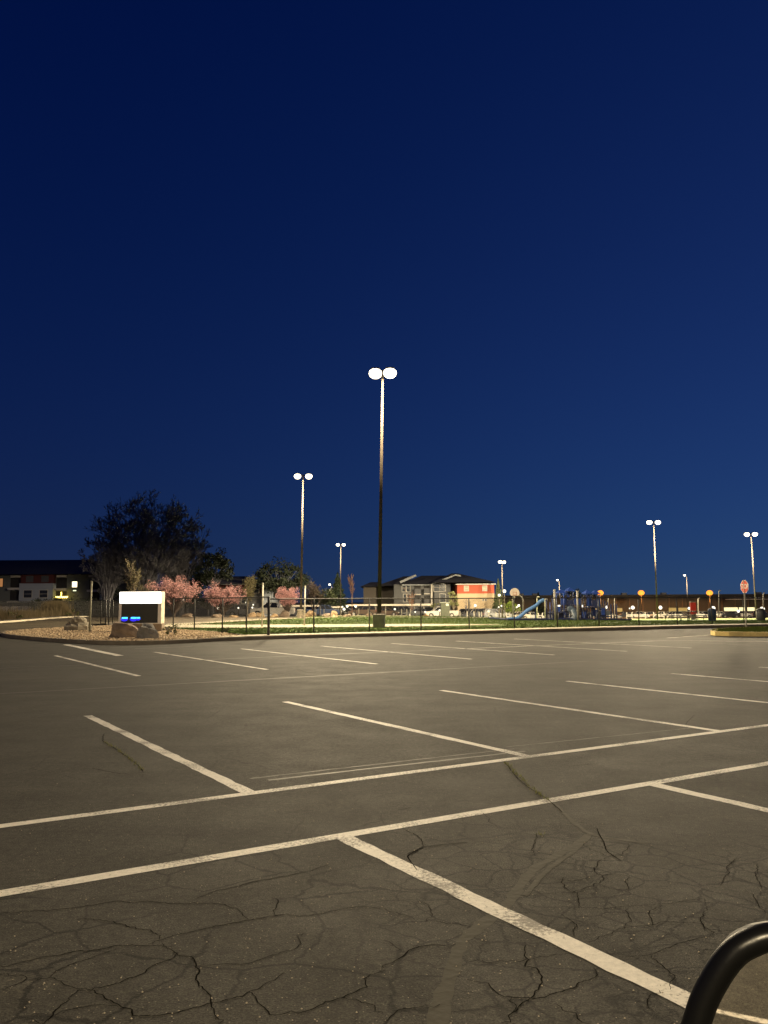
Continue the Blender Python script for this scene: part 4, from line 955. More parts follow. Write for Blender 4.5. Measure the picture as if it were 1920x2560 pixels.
for i, (k, cn, px, d, fr_, lb) in enumerate(CARS):
    if px > 1550: d += 52
    P = foot(px, d)+Vector((0, 0, .05)); rz = (0 if fr_ else math.pi)+random.Random(i).uniform(-.22, .22)
    if (k, cn) not in protos: protos[(k, cn)] = vehicle(k, cols[cn], cn, P, rz, lb, CG)
    else: dup(protos[(k, cn)], P, rz, lb, CG)

# ---------------------------------------------------------------- utility box, pale posts, carports
P = foot(1113, 132); q = lambda x, y: atd(x, y, 132)-P
t = thing('utility_box', 'tall dark green utility box in front of the white pickup truck', 'utility box', P)
a = q(1102, 1540); b = q(1123, 1507); MB().box(a.x, b.x, -.6, .6, 0, b.z, .03).build('cabinet', mat('utility_green', (.06, .065, .045), .6), t); MB().box(a.x-.08, b.x+.06, -.66, .66, b.z, b.z+.1, .02).build('lid', mat('utility_lid', (.28, .29, .26), .5), t)
a = q(1114, 1514.5); MB().box(a.x, a.x+.45, -.63, -.604, a.z, a.z+.35).build('notice', mat('notice_white', (.6, .58, .52), .5), t)
PG = 'pale posts along the edge of the far lot'
pp = thing('edge_post', 'pale post at the lot edge among the parked cars', 'post', foot(1150, 134), 0, PG)
MB().box(-.07, .07, -.07, .07, 0, 1.15, .01).build('shaft', mat('edge_post_paint', (.22, .20, .17), .6), pp)
MB().box(-.085, .085, -.085, .085, 1.15, 1.21, .01).build('cap', mat('edge_post_paint', (.22, .20, .17), .6), pp)
pp['label'] = 'pale post right behind the dark green utility box'
EP = [(1004, 'left leg of the pale frame right of the nearest lamp base'), (1017, 'middle leg of the pale frame right of the nearest lamp base'), (1026, 'right leg of the pale frame left of the dark sedan'), (790, 'pale post in front of the dark blue pickup, left'), (810, 'pale post in front of the dark blue pickup, right'),
      (852, 'short pale post below the row of lights under the carport'), (897, 'pale post between the bare red sapling and the nearest lamp'), (921, 'pale post close to the left side of the nearest lamp'), (964, 'pale post close to the right side of the nearest lamp'), (1168, 'pale post just left of the dark car at the beige wall'),
      (1185, 'pale post before the rear wheel of the dark car at the beige wall'), (1198, 'pale post before the middle of the dark car at the beige wall'), (1204, 'pale post before the front of the dark car at the beige wall'), (1222, 'pale post at the left end of the long grey car'), (1240, 'pale post before the left door of the long grey car'),
      (1256, 'pale post before the right door of the long grey car'), (1266, 'pale post at the right end of the long grey car, left of a pair'), (1274, 'pale post at the right end of the long grey car, right of a pair'), (1326, 'pale post seen under the light blue slide'), (1346, 'pale post under the top of the light blue slide'), (1356, 'pale post behind the leftmost playground post'),
      (1567, 'pale post left of the first white pickup on the right'), (1580, 'pale post before the first white pickup on the right'), (1613, 'pale post at the right end of the first white pickup'), (1634, 'pale post before the boxy pale van'), (1660, 'pale post before the second white truck, left of a pair'), (1668, 'pale post right of the second white truck, right of a pair')]
for px, lb in EP: dup(pp, foot(px, 134 if px < 1500 else 133), 0, lb, PG)
def carport(px0, px1, pyt, d, label, n=5, dep=5.5, rot=0):
    A_ = atd(px0, pyt, d); B_ = atd(px1, pyt, d); P = Vector((A_.x, d, H(A_.x, d))); w_ = B_.x-A_.x; h = A_.z-P.z
    t = thing('carport', label, 'carport', P, rot, 'carports of the far lot')
    MB().box(0, w_, -.1, dep, h-.22, h-.03, .02).build('roof', mat('carport_roof', (.42, .38, .33), .5, var=.1), t)
    MB().box(-.03, w_+.03, -.16, -.10, h-.3, h).build('fascia', mat('carport_fascia', (.50, .45, .38), .5, var=.05), t)
    for k in range(n):
        x = w_*(k+.3)/n; MB().box(x-.08, x+.08, .6, .76, 0, h-.22).build('column', mat('carport_column', (.30, .28, .25), .6), t)
carport(690, 800, 1513, 150, 'leftmost carport with a broad grey roof behind the third pink tree', 5)
carport(800, 856, 1516, 148, 'short carport left of the bare red sapling', 3, rot=.12)
carport(860, 1077, 1511, 150, 'long carport with a pale edge in front of the dark apartment building', 9, rot=.0)

# ---------------------------------------------------------------- buildings
M_roof = mat('dark_shingles', (.022, .022, .028), .9, var=.2, scale=2)
M_sid = mat('grey_siding', (.16, .165, .17), .8, var=.08)
M_wwin = mat('window_glass', (.03, .035, .045), .15, var=.1, spec=.6)
M_trimw = mat('white_trim', (.50, .47, .42), .6, var=.05)
def siding(name, col):
    m, nt, b = new_mat(name); L = nt.links.new
    tc = nt.nodes.new('ShaderNodeTexCoord'); w_ = nt.nodes.new('ShaderNodeTexWave'); w_.bands_direction = 'Z'; w_.wave_profile = 'SAW'; w_.inputs['Scale'].default_value = 1.4; w_.inputs['Distortion'].default_value = .0
    L(tc.outputs['Object'], w_.inputs['Vector']); r = nt.nodes.new('ShaderNodeMapRange'); r.inputs[3].default_value = .82; r.inputs[4].default_value = 1.05; L(w_.outputs['Fac'], r.inputs[0])
    mx = nt.nodes.new('ShaderNodeMix'); mx.data_type = 'RGBA'; mx.blend_type = 'MULTIPLY'; mx.inputs['Factor'].default_value = 1; mx.inputs['A'].default_value = tuple(col)+(1,)
    cc = nt.nodes.new('ShaderNodeCombineColor'); [L(r.outputs[0], cc.inputs[i]) for i in range(3)]; L(cc.outputs[0], mx.inputs['B']); L(mx.outputs['Result'], b.inputs['Base Color']); b.inputs['Roughness'].default_value = .75
    return m
M_orange = siding('orange_siding', (.44, .085, .04)); M_beige = siding('beige_siding', (.52, .40, .25)); M_gsid = siding('blue_grey_siding', (.085, .086, .088)); M_brown = siding('brown_siding', (.055, .045, .035)); M_wsid = siding('white_blue_siding', (.34, .37, .42)); M_rust = siding('rust_siding', (.09, .018, .014))
def window(t, x, z, w_, h, y=-.02, m=None, fm=None, lit=False, split=True):
    f = MB()
    f.box(x-w_/2-.07, x-w_/2, y-.04, y+.02, z-h/2-.07, z+h/2+.07); f.box(x+w_/2, x+w_/2+.07, y-.04, y+.02, z-h/2-.07, z+h/2+.07)
    f.box(x-w_/2, x+w_/2, y-.04, y+.02, z+h/2, z+h/2+.07); f.box(x-w_/2, x+w_/2, y-.04, y+.02, z-h/2-.07, z-h/2)
    if split: f.box(x-w_/2, x+w_/2, y-.032, y+.02, z-.02, z+.02)
    wo = f.build('window', fm or M_trimw, t); MB().box(x-w_/2, x+w_/2, y-.015, y+.012, z-h/2, z+h/2).build('pane', m or M_wwin, wo); return wo

# centre building: grey front with a projecting orange and beige end wing
D1 = 168
P = foot(1030, D1); t = thing('apartment_building', 'grey apartment building with an orange and beige end wall and dark gabled roofs', 'building', P)
q = lambda px, py, d=D1: atd(px, py, d)-P
z = lambda py: q(1000, py).z
X = lambda px: q(px, 1500).x
eave = z(1461)
MB().box(X(985), X(1085), .0, 14, 0, eave).build('wall', M_gsid, t)
MB().box(X(1085), X(1126), -1.2, 14, 0, eave).build('wall', M_gsid, t)
MB().box(X(926), X(985), 6, 20, 0, z(1462)).build('wall', M_brown, t)
MB().box(X(908), X(940), 2, 18, 0, z(1465)).build('wall', M_brown, t)
y0 = -4.0
def Xs(px, yy): return atd(px, 1500, D1+yy).x-P.x
xa, xb = Xs(1143.5, y0), Xs(1236, y0)
zs_ = lambda py: atd(1190, py, D1+y0).z-P.z
zo = zs_(1484.3)
MB().box(xa, xb, y0, 12, 0, zo).build('lower_wall', M_beige, t)
MB().box(xa+.01, xb-.01, y0+.02, 12, zo, zs_(1462)).build('upper_wall', M_orange, t)
MB().box(xa-.3, xb+.35, y0-.35, 12, zs_(1462), zs_(1459.2), .02).build('eave_board', M_trimw, t)
for px in (1166.5, 1212.5): window(t, Xs(px, y0), zs_(1471), .85, .95, y0, m=mat('pale_blind', (.34, .33, .24), .6))
for px in (1208, 1214.5): window(t, Xs(px, y0), zs_(1500), .28, .28, y0, split=False)
MB().box(xa+.02, xb-.02, y0-.03, y0-.003, zo-.06, zo+.06).build('belt_board', mat('belt_tan', (.45, .30, .18), .6), t)
# roofs
def hip(t, x0, x1, ya, yb, ze, zr, rx0, rx1, nm='roof'):
    ym = (ya+yb)/2
    MB().add([(x0, ya, ze), (x1, ya, ze), (x1, yb, ze), (x0, yb, ze), (rx0, ym, zr), (rx1, ym, zr)], [(0, 1, 5, 4), (1, 2, 5), (2, 3, 4, 5), (3, 0, 4), (3, 2, 1, 0)]).build(nm, M_roof, t)
hip(t, X(1000), X(1150), -.8, 14.6, eave+.02, z(1437), X(1058), X(1144))
hip(t, X(1078), xb+.4, y0-.35, 12.6, eave+.24, z(1436.3)+.3, X(1134), X(1150))
hip(t, X(940), X(1010), 1, 14, z(1464), z(1438), X(1012), X(1040))
hip(t, X(900), X(960), 1, 19, z(1466), z(1452), X(925), X(950))
hp = MB(); hp.tube([q(1081, 1460, D1-1.4), q(1138, 1437.5, D1-1.6)], .22, 4); hp.tube([q(1138, 1437.5, D1-1.6), q(1152, 1439.5, D1-1.6)], .2, 4); hp.build('gable_board', mat('gable_grey', (.26, .27, .28), .6), t)
hp = MB(); hp.tube([q(1000, 1456, D1-.9), q(1040, 1438, D1-.9)], .3, 4); hp.build('gable_board', mat('gable_grey', (.26, .27, .28), .6), t)
MB().tube([q(1079, 1460, D1-1.4), q(1079, 1515, D1-1.4)], .18, 6).build('downpipe', M_trimw, t)
MB().box(X(1005), X(1080), -.9, -.02, eave-.25, eave-.02).build('eave_board', mat('gable_grey', (.26, .27, .28), .6), t)
for px, py in ((1010, 1470), (1013, 1495), (1021, 1470), (1021, 1495)): window(t, X(px), z(py), .7, 1.5)
for px, py in ((1092, 1469), (1107, 1469), (1107, 1496)):
    window(t, Xs(px, -1.2), z(py), 1.1, 1.6, -1.22)
for a, b, pt, pb in ((1036, 1052, 1463, 1484), (1060, 1076, 1466, 1483), (1036, 1052, 1490, 1508), (1060, 1076, 1491, 1508)):
    MB().box(X(a), X(b), -.03, -.004, z(pb), z(pt)).build('balcony_shade_panel', mat('recess_shade', (.02, .018, .018), .8), t)  # flat panel on the wall, the recess's shade put into its colour
    MB().box(X(a), X(b), -1.0, -.96, z(pb)-.1, z(pb)+.95).build('balcony_rail', mat('rail_dark', (.06, .06, .065), .6), t)
    MB().box(X(a), X(b), -1.0, -.0, z(pb)-.25, z(pb)-.1).build('balcony_floor', M_trimw, t)
# left apartments
D2 = 135; P = foot(120, D2); t = thing('apartment_building', 'long dark two-storey apartment building at the left edge with a lit window', 'building', P)
q = lambda px, py, d=D2: atd(px, py, d)-P; X = lambda px: q(px, 1500).x; z = lambda py: q(100, py).z
ev = z(1437)
MB().box(X(-60), X(330), .0, 14, 0, ev).build('wall', siding('charcoal_siding', (.13, .14, .13)), t)
MB().box(X(55), X(139), -1.2, 0, 0, z(1459)).build('bay_wall', M_wsid, t)
MB().box(X(57), X(138), -1.0, -.02, z(1459), ev).build('bay_upper_wall', M_rust, t)
for px in (79, 117):
    MB().box(X(px-9), X(px+9), -1.06, -1.003, z(1456), z(1440)).build('bay_panel', M_gsid, t)
hip(t, X(-120), X(330), -1.6, 15, ev+.02, z(1404)+.6, X(-60), X(190))
for px in (77, 116): window(t, X(px), z(1485), 1.25, 1.15, -1.22)
for a, b, pt, pb in ((25, 54, 1443, 1468), (140, 166, 1445, 1470), (222, 248, 1450, 1474), (25, 52, 1477, 1500), (140, 166, 1479, 1498), (222, 248, 1481, 1502)):
    MB().box(X(a), X(b), -.05, -.004, z(pb), z(pt)).build('balcony_shade_panel', mat('recess_shade', (.02, .018, .018), .8), t)  # dark panel with the balcony's shade as its colour, wall behind is solid
    MB().box(X(a), X(b), -1.1, -.0, z(pb)-.42, z(pb)-.1).build('balcony_floor', M_trimw, t)
for a, b in ((27, 52), (142, 165), (222, 290)): MB().box(X(a), X(b), -.5, -.02, ev-.42, ev-.1).build('soffit', M_trimw, t)
MB().box(X(249), X(273), -.03, -.004, z(1500), z(1478)).build('patch_wall', M_wsid, t)
wo = window(t, X(185.5), z(1461.5), .8, .9, -.02, m=emit('lit_blind', (1, .82, .52), 1.6), fm=M_trim, split=False)
window(t, X(186), z(1477), .55, .18, -.02, m=emit('lit_blind_low', (.8, .85, .55), .8), fm=M_trim, split=False)
wo = window(t, X(1.5), z(1456), .5, 1.3, -.02, m=emit('dim_window', (.8, .35, .12), .25), fm=M_trim, split=False)
# balcony garland of lights
gl = thing('light_garland', 'yellow string of lights along a ground floor balcony of the left apartments', 'string lights', P+q(139, 1493, D2-1.2))
m_ = MB(); e_ = emit('garland_yellow', (1, .72, .12), 5); L_ = X(168)-X(139)
for k in range(24): m_.ball((L_*k/23, 0, .05*math.sin(k*1.7)), .10, 6)
for k in range(4): m_.ball((L_*.47+.03*math.sin(k), 0, .2+.18*k), .08, 6)
m_.build('bulbs', e_, gl); MB().tube([(0, 0, 0), (L_, 0, 0)], .015, 4).build('cable', M_trim, gl)
# middle apartments, mostly hidden by trees
D3 = 150; P = foot(610, D3); t = thing('apartment_building', 'dark red and grey apartment block between the two dark trees', 'building', P)
q = lambda px, py, d=D3: atd(px, py, d)-P; X = lambda px: q(px, 1500).x; z = lambda py: q(600, py).z
MB().box(X(540), X(658), .0, 12, 0, z(1462)).build('wall', M_rust, t); MB().box(X(560), X(657), -.04, 0, 0, z(1484)).build('lower_wall', M_gsid, t)
MB().box(X(658), X(676), -.8, 12, 0, z(1463)).build('end_wall', M_wsid, t); MB().box(X(540), X(677), -1, 12, z(1462), z(1460)).build('eave_board', mat('gable_grey', (.26, .27, .28), .6), t)
hip(t, X(500), X(680), -1.5, 14, z(1460), z(1438), X(520), X(600))
window(t, X(590), z(1474), 1, 1.2, -.02); window(t, X(640), z(1474), 1, 1.2, -.02); window(t, X(612), z(1500), 1.2, 1.2, -.06)
# warehouse
D4 = 272; P = foot(1600, D4); t = thing('warehouse', 'long low dark brown warehouse along the horizon on the right', 'building', P)
q = lambda px, py, d=D4: atd(px, py, d)-P; X = lambda px: q(px, 1500).x; z = lambda py: q(1600, py).z
MB().box(X(1262), X(2300), 0, 40, -1, z(1489)).build('wall', mat('warehouse_wall', (.045, .039, .031), .9, var=.2, scale=.2), t)
MB().box(X(1262)-.3, X(2300), -.35, 40.2, z(1489), z(1486.5)).build('parapet', mat('warehouse_parapet', (.06, .055, .05), .8), t)
for k in range(30):
    px = 1275+k*33; MB().box(X(px), X(px)+.35, -.3, -.003, -1, z(1491)).build('pilaster', mat('pilaster_brown', (.09, .065, .045), .9), t)
MB().box(X(1812), X(2100), -3, -.31, z(1500.5), z(1499)).build('canopy', mat('canopy_white', (.6, .56, .5), .5), t)
for a, b in ((1670, 1690), (1694, 1716), (1808, 1842), (1845, 1862), (1866, 1884), (1480, 1494), (1540, 1554)):
    wo = MB(); wo.box(X(a)-.15, X(b)+.15, -.34, -.003, z(1530), z(1519)); w1 = wo.build('window', M_trim, t)
    MB().box(X(a), X(b), -.38, -.342, z(1529), z(1520)).build('pane', emit('warehouse_window_%d' % (a > 1800), (1, .86, .45) if a > 1800 else (.8, .55, .15), .95 if a > 1800 else .35), w1)
for k, px in enumerate((1300, 1335, 1385, 1430, 1560, 1660, 1900)):
    MB().box(X(px), X(px)+1.6, 2, 3.5, z(1486.5), z(1486.5)+.6).build('roof_unit', mat('roof_unit_grey', (.2, .2, .2), .6), t)
# white low wall on the left
P = foot(-30, 122); a = foot(80, 122); t = thing('low_wall', 'low white panelled wall at the left edge below the apartments', 'wall', P)
zt = atd(40, 1516, 122).z-P.z; zb = -.2
w_ = a.x-P.x
for k in range(4): MB().box(w_*k/4+.04, w_*(k+1)/4-.04, 0, .12, zb, zt).build('panel', mat('wall_panel_white', (.55, .50, .47), .8, var=.08), t)
for k in range(5): MB().box(w_*k/4-.10, w_*k/4+.10, -.04, .16, zb, zt+.02).build('post', mat('wall_post_grey', (.25, .24, .22), .8), t)
# distant low roofs between
P = foot(95, 126); t = thing('dark_shed', 'low dark roofed carport in front of the left apartments', 'shed', P); q = lambda px, py: atd(px, py, 126)-P
xa, xb = q(-30, 1500).x, q(300, 1500).x; zz = q(90, 1513).z
MB().box(xa, xb, 0, 5, 0, zz-.3).build('wall', M_brown, t); hip(t, xa-.3, xb+.3, -.4, 5.4, zz-.3, zz+.45, xa+2, xb-2)

# ---------------------------------------------------------------- trees
def grow(tw, lf, p, d, L, r, lev, rn, opt, out):
    segs = 3 if lev > 0 else 2; pts = [p]; q = Vector(p); v = Vector(d)
    for i in range(segs):
        v = (v+Vector((rn.gauss(0, opt['wig']), rn.gauss(0, opt['wig']), rn.gauss(0, opt['wig'])+opt['up'])) ).normalized()
        q = q+v*(L/segs); pts.append(q.copy())
    rr = [max(opt['rmin'], r*(1-.55*i/segs)) for i in range(segs+1)]
    out.tube(pts, rr, 6 if lev >= opt['lev']-1 else 3, cap=False)
    if lf is not None and lev <= opt.get('lflev', 0):
        for _ in range(opt['leaves']):
            b = rn.choice(pts[1:]) ; lf.card(b+Vector((rn.gauss(0, 1), rn.gauss(0, 1), rn.gauss(0, 1)))*opt['lsp'], opt['ls'], rn)
    if lev <= 0: return
    for k in range(opt['n']):
        u = rn.uniform(.3, 1.0); i = min(segs-1, int(u*segs)); f = u*segs-i
        b = pts[i].lerp(pts[i+1], f)
        ax = v.orthogonal().normalized(); ax = Matrix.Rotation(rn.uniform(0, 6.283), 3, v) @ ax
        nd = (v*math.cos(opt['ang'])+ax*math.sin(opt['ang']*rn.uniform(.7, 1.3))).normalized()
        grow(tw, lf, b, nd, L*opt['k']*rn.uniform(.75, 1.15), rr[i]*.55, lev-1, rn, opt, out)
def tree(name, label, P, h, stems, opt, bark, lfm=None, seed=1, cat='tree', grp=None, splay=.35, lean=.012, trunk=.15):
    rn = random.Random(seed); t = thing(name, label, cat, P, 0, grp, lean)
    tr = MB(); br = MB(); lf = MB() if lfm else None
    tr.tube([(0, 0, -.1), (0, 0, h*trunk)], [opt['r']*1.2, opt['r']], 8)
    for s in range(stems):
        a = 6.283*s/stems+rn.uniform(-.3, .3); sp = splay*rn.uniform(.3, 1.15)
        d = Vector((math.cos(a)*sp, math.sin(a)*sp*.8, 1)).normalized()
        st_p = Vector((math.cos(a)*opt['r']*.5, math.sin(a)*opt['r']*.5, h*trunk*.9))
        grow(None, lf, st_p, d, h*opt['L0']*rn.uniform(.85, 1.1), opt['r']*.6, opt['lev'], rn, opt, br)
    tr.build('trunk', bark, t, True)
    if lf:
        br.build('branches', bark, t); lf.build('crown', lfm, t)
    else: br.build('crown', bark, t)
    return t
M_bark = mat('dark_bark', (.13, .125, .14), .9); M_barkw = mat('pale_bark', (.16, .13, .09), .9); M_barkr = mat('reddish_bark', (.20, .11, .07), .9)
def crown_tree(name, label, P, rx, z0, z1, limbs, seed, bark, lfm=None, ry=None, r0=.4, twig=(.6, 2, 4), sub=5, leaves=1, ls=.12, lsp=.15, base=.05, grp=None, lean=.0, ctrl=(.35, .55), shell=.55, rmin=.022, cat='tree', flat=0.0):
    rn = random.Random(seed); t = thing(name, label, cat, P, 0, grp, lean); tr = MB(); br = MB(); lf = MB() if lfm else None
    ry = ry or rx; zc = (z0+z1)/2; rz_ = (z1-z0)/2; opt = dict(wig=.07, up=.06, rmin=rmin, lev=9, n=twig[2], ang=.5, k=.62, leaves=leaves, lsp=lsp, ls=ls, lflev=1)
    tr.tube([(0, 0, -.2), (0, 0, z1*base), (0, 0, z1*base*2.2)], [r0*1.2, r0, r0*.7], 8)
    for i in range(limbs):
        while True:
            v = Vector((rn.uniform(-1, 1), rn.uniform(-1, 1), rn.uniform(-1, 1)))
            if shell < (abs(v.x)**2.6+abs(v.y)**2.6+abs(v.z)**2.6)**(1/2.6) < 1 and v.z > -.9+flat: break
        q = Vector((v.x*rx, v.y*ry, zc+v.z*rz_)); s0 = Vector((rn.gauss(0, r0*.5), rn.gauss(0, r0*.5), z1*base*rn.uniform(.8, 2.5)))
        c = Vector((q.x*ctrl[0], q.y*ctrl[0], s0.z+(q.z-s0.z)*ctrl[1])); n_ = 7
        pts = [s0*(1-u)**2+c*2*u*(1-u)+q*u*u+Vector((rn.gauss(0, 1), rn.gauss(0, 1), 0))*rx*.02 for u in [k/n_ for k in range(n_+1)]]
        rr = [max(rmin, r0*.42*(1-k/n_)**1.1*rn.uniform(.8, 1.1)) for k in range(n_+1)]
        br.tube(pts, rr, 5, cap=False)
        for k in range(sub):
            u = rn.uniform(.45, 1)*n_; j = min(n_-1, int(u)); b_ = pts[j].lerp(pts[j+1], u-j); d = (pts[j+1]-pts[j]).normalized()
            ax = Matrix.Rotation(rn.uniform(0, 6.283), 3, d) @ d.orthogonal().normalized(); nd = (d*.75+ax*.65).normalized()
            grow(None, lf, b_, nd, twig[0]*rx*rn.uniform(.25, .5), rr[j]*.5, twig[1], rn, opt, br)
    tr.build('trunk', bark, t, True)
    if lf: br.build('branches', bark, t); lf.build('crown', lfm, t)
    else: br.build('crown', bark, t)
    return t
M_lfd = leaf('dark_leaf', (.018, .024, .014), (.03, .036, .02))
crown_tree('bare_tree', 'huge dark bare tree with a broad domed crown behind the lit sign', foot(356, 128), 6.6, 6.2, 17.2, 80, 11, M_bark, None, sub=5, rmin=.019, twig=(.7, 3, 4))
crown_tree('bare_tree', 'left half of the dark tree mass, leaning left towards the apartments', foot(268, 126), 3.5, 5.6, 15.0, 54, 5, M_bark, None, sub=5, rmin=.019, twig=(.7, 3, 4))
crown_tree('bare_tree', 'dark tree with spiky twigs to the right of the huge bare tree', foot(452, 131), 4.0, 5.8, 17.2, 60, 23, M_bark, None, sub=5, rmin=.019, twig=(.7, 3, 4))
def clump(name, label, P, rx, rz_, zc, n, ls, m, seed, shape='dome', grp=None, cat='tree', bark=None, th=.15, lean=.012):
    rn = random.Random(seed); t = thing(name, label, cat, P, 0, grp, lean); mb = MB(); br = MB()
    if shape == 'cone':
        for _ in range(n):
            u = rn.random()**.7; z_ = zc+rz_*(1-u)*2-rz_; R = rx*u*(1+.18*math.sin(z_*7)); a = rn.uniform(0, 6.283); r_ = R*math.sqrt(rn.uniform(.25, 1.05))
            mb.card((r_*math.cos(a), r_*math.sin(a), z_+rn.gauss(0, .05)), ls, rn)
        br.tube([(0, 0, 0), (0, 0, zc+rz_*.8)], [th, .03], 6)
    else:
        nc = max(8, n//90); cs = []
        for _ in range(nc):
            v = Vector((rn.gauss(0, 1), rn.gauss(0, 1), rn.gauss(0, 1))).normalized()*rn.uniform(.35, 1)**.6
            if shape == 'dome' and v.z < -.25: v.z *= .3
            cs.append((Vector((v.x*rx, v.y*rx, zc+v.z*rz_)), rn.uniform(.14, .32)*rx))
        for c, r_ in cs:
            br.tube([(0, 0, max(.2, zc-rz_*.6)), (c.x*.5, c.y*.5, (c.z+zc-rz_*.5)/2), c], [th*.5, th*.25, .02], 4)
            for _ in range(n//nc):
                v = Vector((rn.gauss(0, 1), rn.gauss(0, 1), rn.gauss(0, .8))).normalized()*r_*rn.random()**.4; mb.card(c+v, ls, rn)
        br.tube([(0, 0, -.1), (0, 0, zc-rz_*.3)], [th, th*.6], 7)
    br.build('trunk', bark or M_bark, t); mb.build('crown', m, t); return t
M_cf = leaf('conifer_needles', (.012, .02, .012), (.022, .03, .016))
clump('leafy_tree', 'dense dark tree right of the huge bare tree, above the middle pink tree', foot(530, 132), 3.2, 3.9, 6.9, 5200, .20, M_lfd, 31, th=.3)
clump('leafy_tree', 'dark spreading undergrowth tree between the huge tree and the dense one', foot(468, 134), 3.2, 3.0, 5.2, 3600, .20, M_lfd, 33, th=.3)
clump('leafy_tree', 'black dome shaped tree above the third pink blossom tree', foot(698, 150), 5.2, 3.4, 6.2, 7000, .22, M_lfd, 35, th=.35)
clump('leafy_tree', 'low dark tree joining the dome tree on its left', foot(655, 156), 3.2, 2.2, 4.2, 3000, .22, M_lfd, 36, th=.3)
tree('bare_tree', 'brownish bare tree right of the black dome tree', foot(782, 128), 6.8, 5, dict(wig=.12, up=.06, rmin=.02, lev=3, n=5, ang=.5, k=.6, r=.13, L0=.42), mat('brown_twigs', (.085, .06, .045), .9), None, 6, splay=.7)
clump('bush', 'dark green bush behind the second lamp post', foot(800, 130), 2.6, 1.7, 2.8, 2400, .15, leaf('bush_leaf', (.03, .04, .018), (.05, .06, .025)), 41, 'dome')
clump('conifer', 'tall dark conifer between the two nearest lamps', foot(843, 150), 2.4, 3.9, 3.9, 4200, .2, M_cf, 42, 'cone')
clump('conifer', 'small dark conifer right of the basketball hoop', foot(1347, 205), 1.9, 2.7, 3.8, 2000, .2, M_cf, 43, 'cone', lean=0)
clump('conifer', 'small dark round tree behind the playground roofs', foot(1435, 205), 2.2, 2.2, 5.4, 1800, .2, M_cf, 44, lean=0)
clump('bush', 'dark low hedge tree in front of the white bay of the left apartments', foot(112, 118), 2.6, 1.2, 1.5, 2400, .13, M_lfd, 45)
clump('bush', 'dark hedge behind the grey post left of the lit sign', foot(205, 120), 4.2, 1.0, 1.3, 3000, .13, M_lfd, 46)
clump('bush', 'green bush right of the orange building corner, left one', foot(1247, 160), 1.5, 3.6, 4.2, 2400, .16, leaf('pale_green_leaf', (.13, .15, .07), (.09, .11, .05)), 47, 'cone', lean=0)
clump('bush', 'bright green bush under the basketball backboard', foot(1270, 150), 1.9, 1.3, 2.0, 2600, .13, leaf('bright_green_leaf', (.14, .19, .03), (.08, .12, .02)), 48, lean=0)
clump('bush', 'dark green bush left of the bright green one', foot(1250, 146), 1.5, 1.2, 1.8, 1500, .13, leaf('bush_leaf', (.03, .04, .018), (.05, .06, .025)), 49, lean=0)
wl = leaf('willow_leaf', (.24, .24, .11), (.14, .15, .065))
clump('weeping_tree', 'pale green weeping tree against the grey wall beside the orange wall', foot(1134, 150), .95, 2.3, 2.9, 2600, .11, wl, 50, 'dome', bark=M_barkw, lean=0)
clump('weeping_tree', 'small pale green tree in front of the grey downpipe of the apartment building', foot(1088, 152), 1.0, 1.0, 1.9, 1200, .10, wl, 51, 'dome', bark=M_barkw, lean=0)
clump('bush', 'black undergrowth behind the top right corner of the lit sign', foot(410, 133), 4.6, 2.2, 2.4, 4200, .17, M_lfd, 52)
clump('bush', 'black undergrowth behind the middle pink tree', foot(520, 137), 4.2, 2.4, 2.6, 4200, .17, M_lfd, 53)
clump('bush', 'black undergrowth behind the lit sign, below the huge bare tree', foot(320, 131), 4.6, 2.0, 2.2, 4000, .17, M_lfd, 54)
# blossom trees
M_pink = leaf('pink_blossom', (.74, .42, .41), (.54, .27, .27)); PK = 'pink blossom trees behind the fence'
o_p = dict(wig=.10, up=.03, rmin=.012, lev=3, n=5, ang=.5, k=.58, r=.10, L0=.42, leaves=9, lsp=.07, ls=.055, lflev=1)
def blossom(px, d, pyt, wpx, label, seed, st=7):
    P = foot(px, d); h = atd(px, pyt, d).z-P.z; rx = wpx/2/F*d*.88
    crown_tree('blossom_tree', label, P, rx, h*.46, h*.90, 80, seed, mat('plum_bark', (.07, .05, .04), .9), M_pink, r0=.12, twig=(.75, 1, 4), sub=4, leaves=8, ls=.05, lsp=.06, base=.13, grp=PK, ctrl=(.5, .45), rmin=.01, flat=.35, shell=.4)
blossom(436, 84, 1444, 132, 'largest pink blossom tree just right of the lit sign', 61, 9)
blossom(558, 88, 1463, 104, 'middle pink blossom tree with a flat crown', 62, 8)
blossom(718, 90, 1461, 60, 'smallest pink blossom tree between the two pale poles', 63, 7)
o_s = dict(wig=.04, up=.10, rmin=.012, lev=2, n=8, ang=.42, k=.30, r=.06, L0=.74)
tree('sapling', 'pale bare conical sapling rising behind the top of the lit sign', foot(331, 70), atd(331, 1410, 70).z-H(0, 70), 5, dict(o_s, leaves=4, lsp=.08, ls=.05), M_barkw, leaf('olive_bud', (.16, .14, .07), (.10, .09, .045)), 71, splay=.07, lean=.0)
tree('sapling', 'olive leafed sapling above the post light, left of the pale pole', foot(617, 90), atd(617, 1455, 90).z-H(0, 90), 5, dict(o_s, leaves=10, lsp=.12, ls=.07), M_barkw, leaf('olive_bud', (.16, .14, .07), (.10, .09, .045)), 72, splay=.22)
tree('sapling', 'bare slender reddish sapling with a thin trunk left of the nearest lamp', foot(880, 96), atd(881, 1462, 96).z-H(0, 96), 4, dict(o_s, r=.045), M_barkr, None, 73, splay=.12, trunk=.45)
tree('sapling', 'small olive sapling above the pink tree right of the lit sign', foot(362, 88), 3.4, 5, dict(o_s, leaves=4, lsp=.1, ls=.05), M_barkw, leaf('olive_bud', (.16, .14, .07), (.10, .09, .045)), 74, splay=.4)
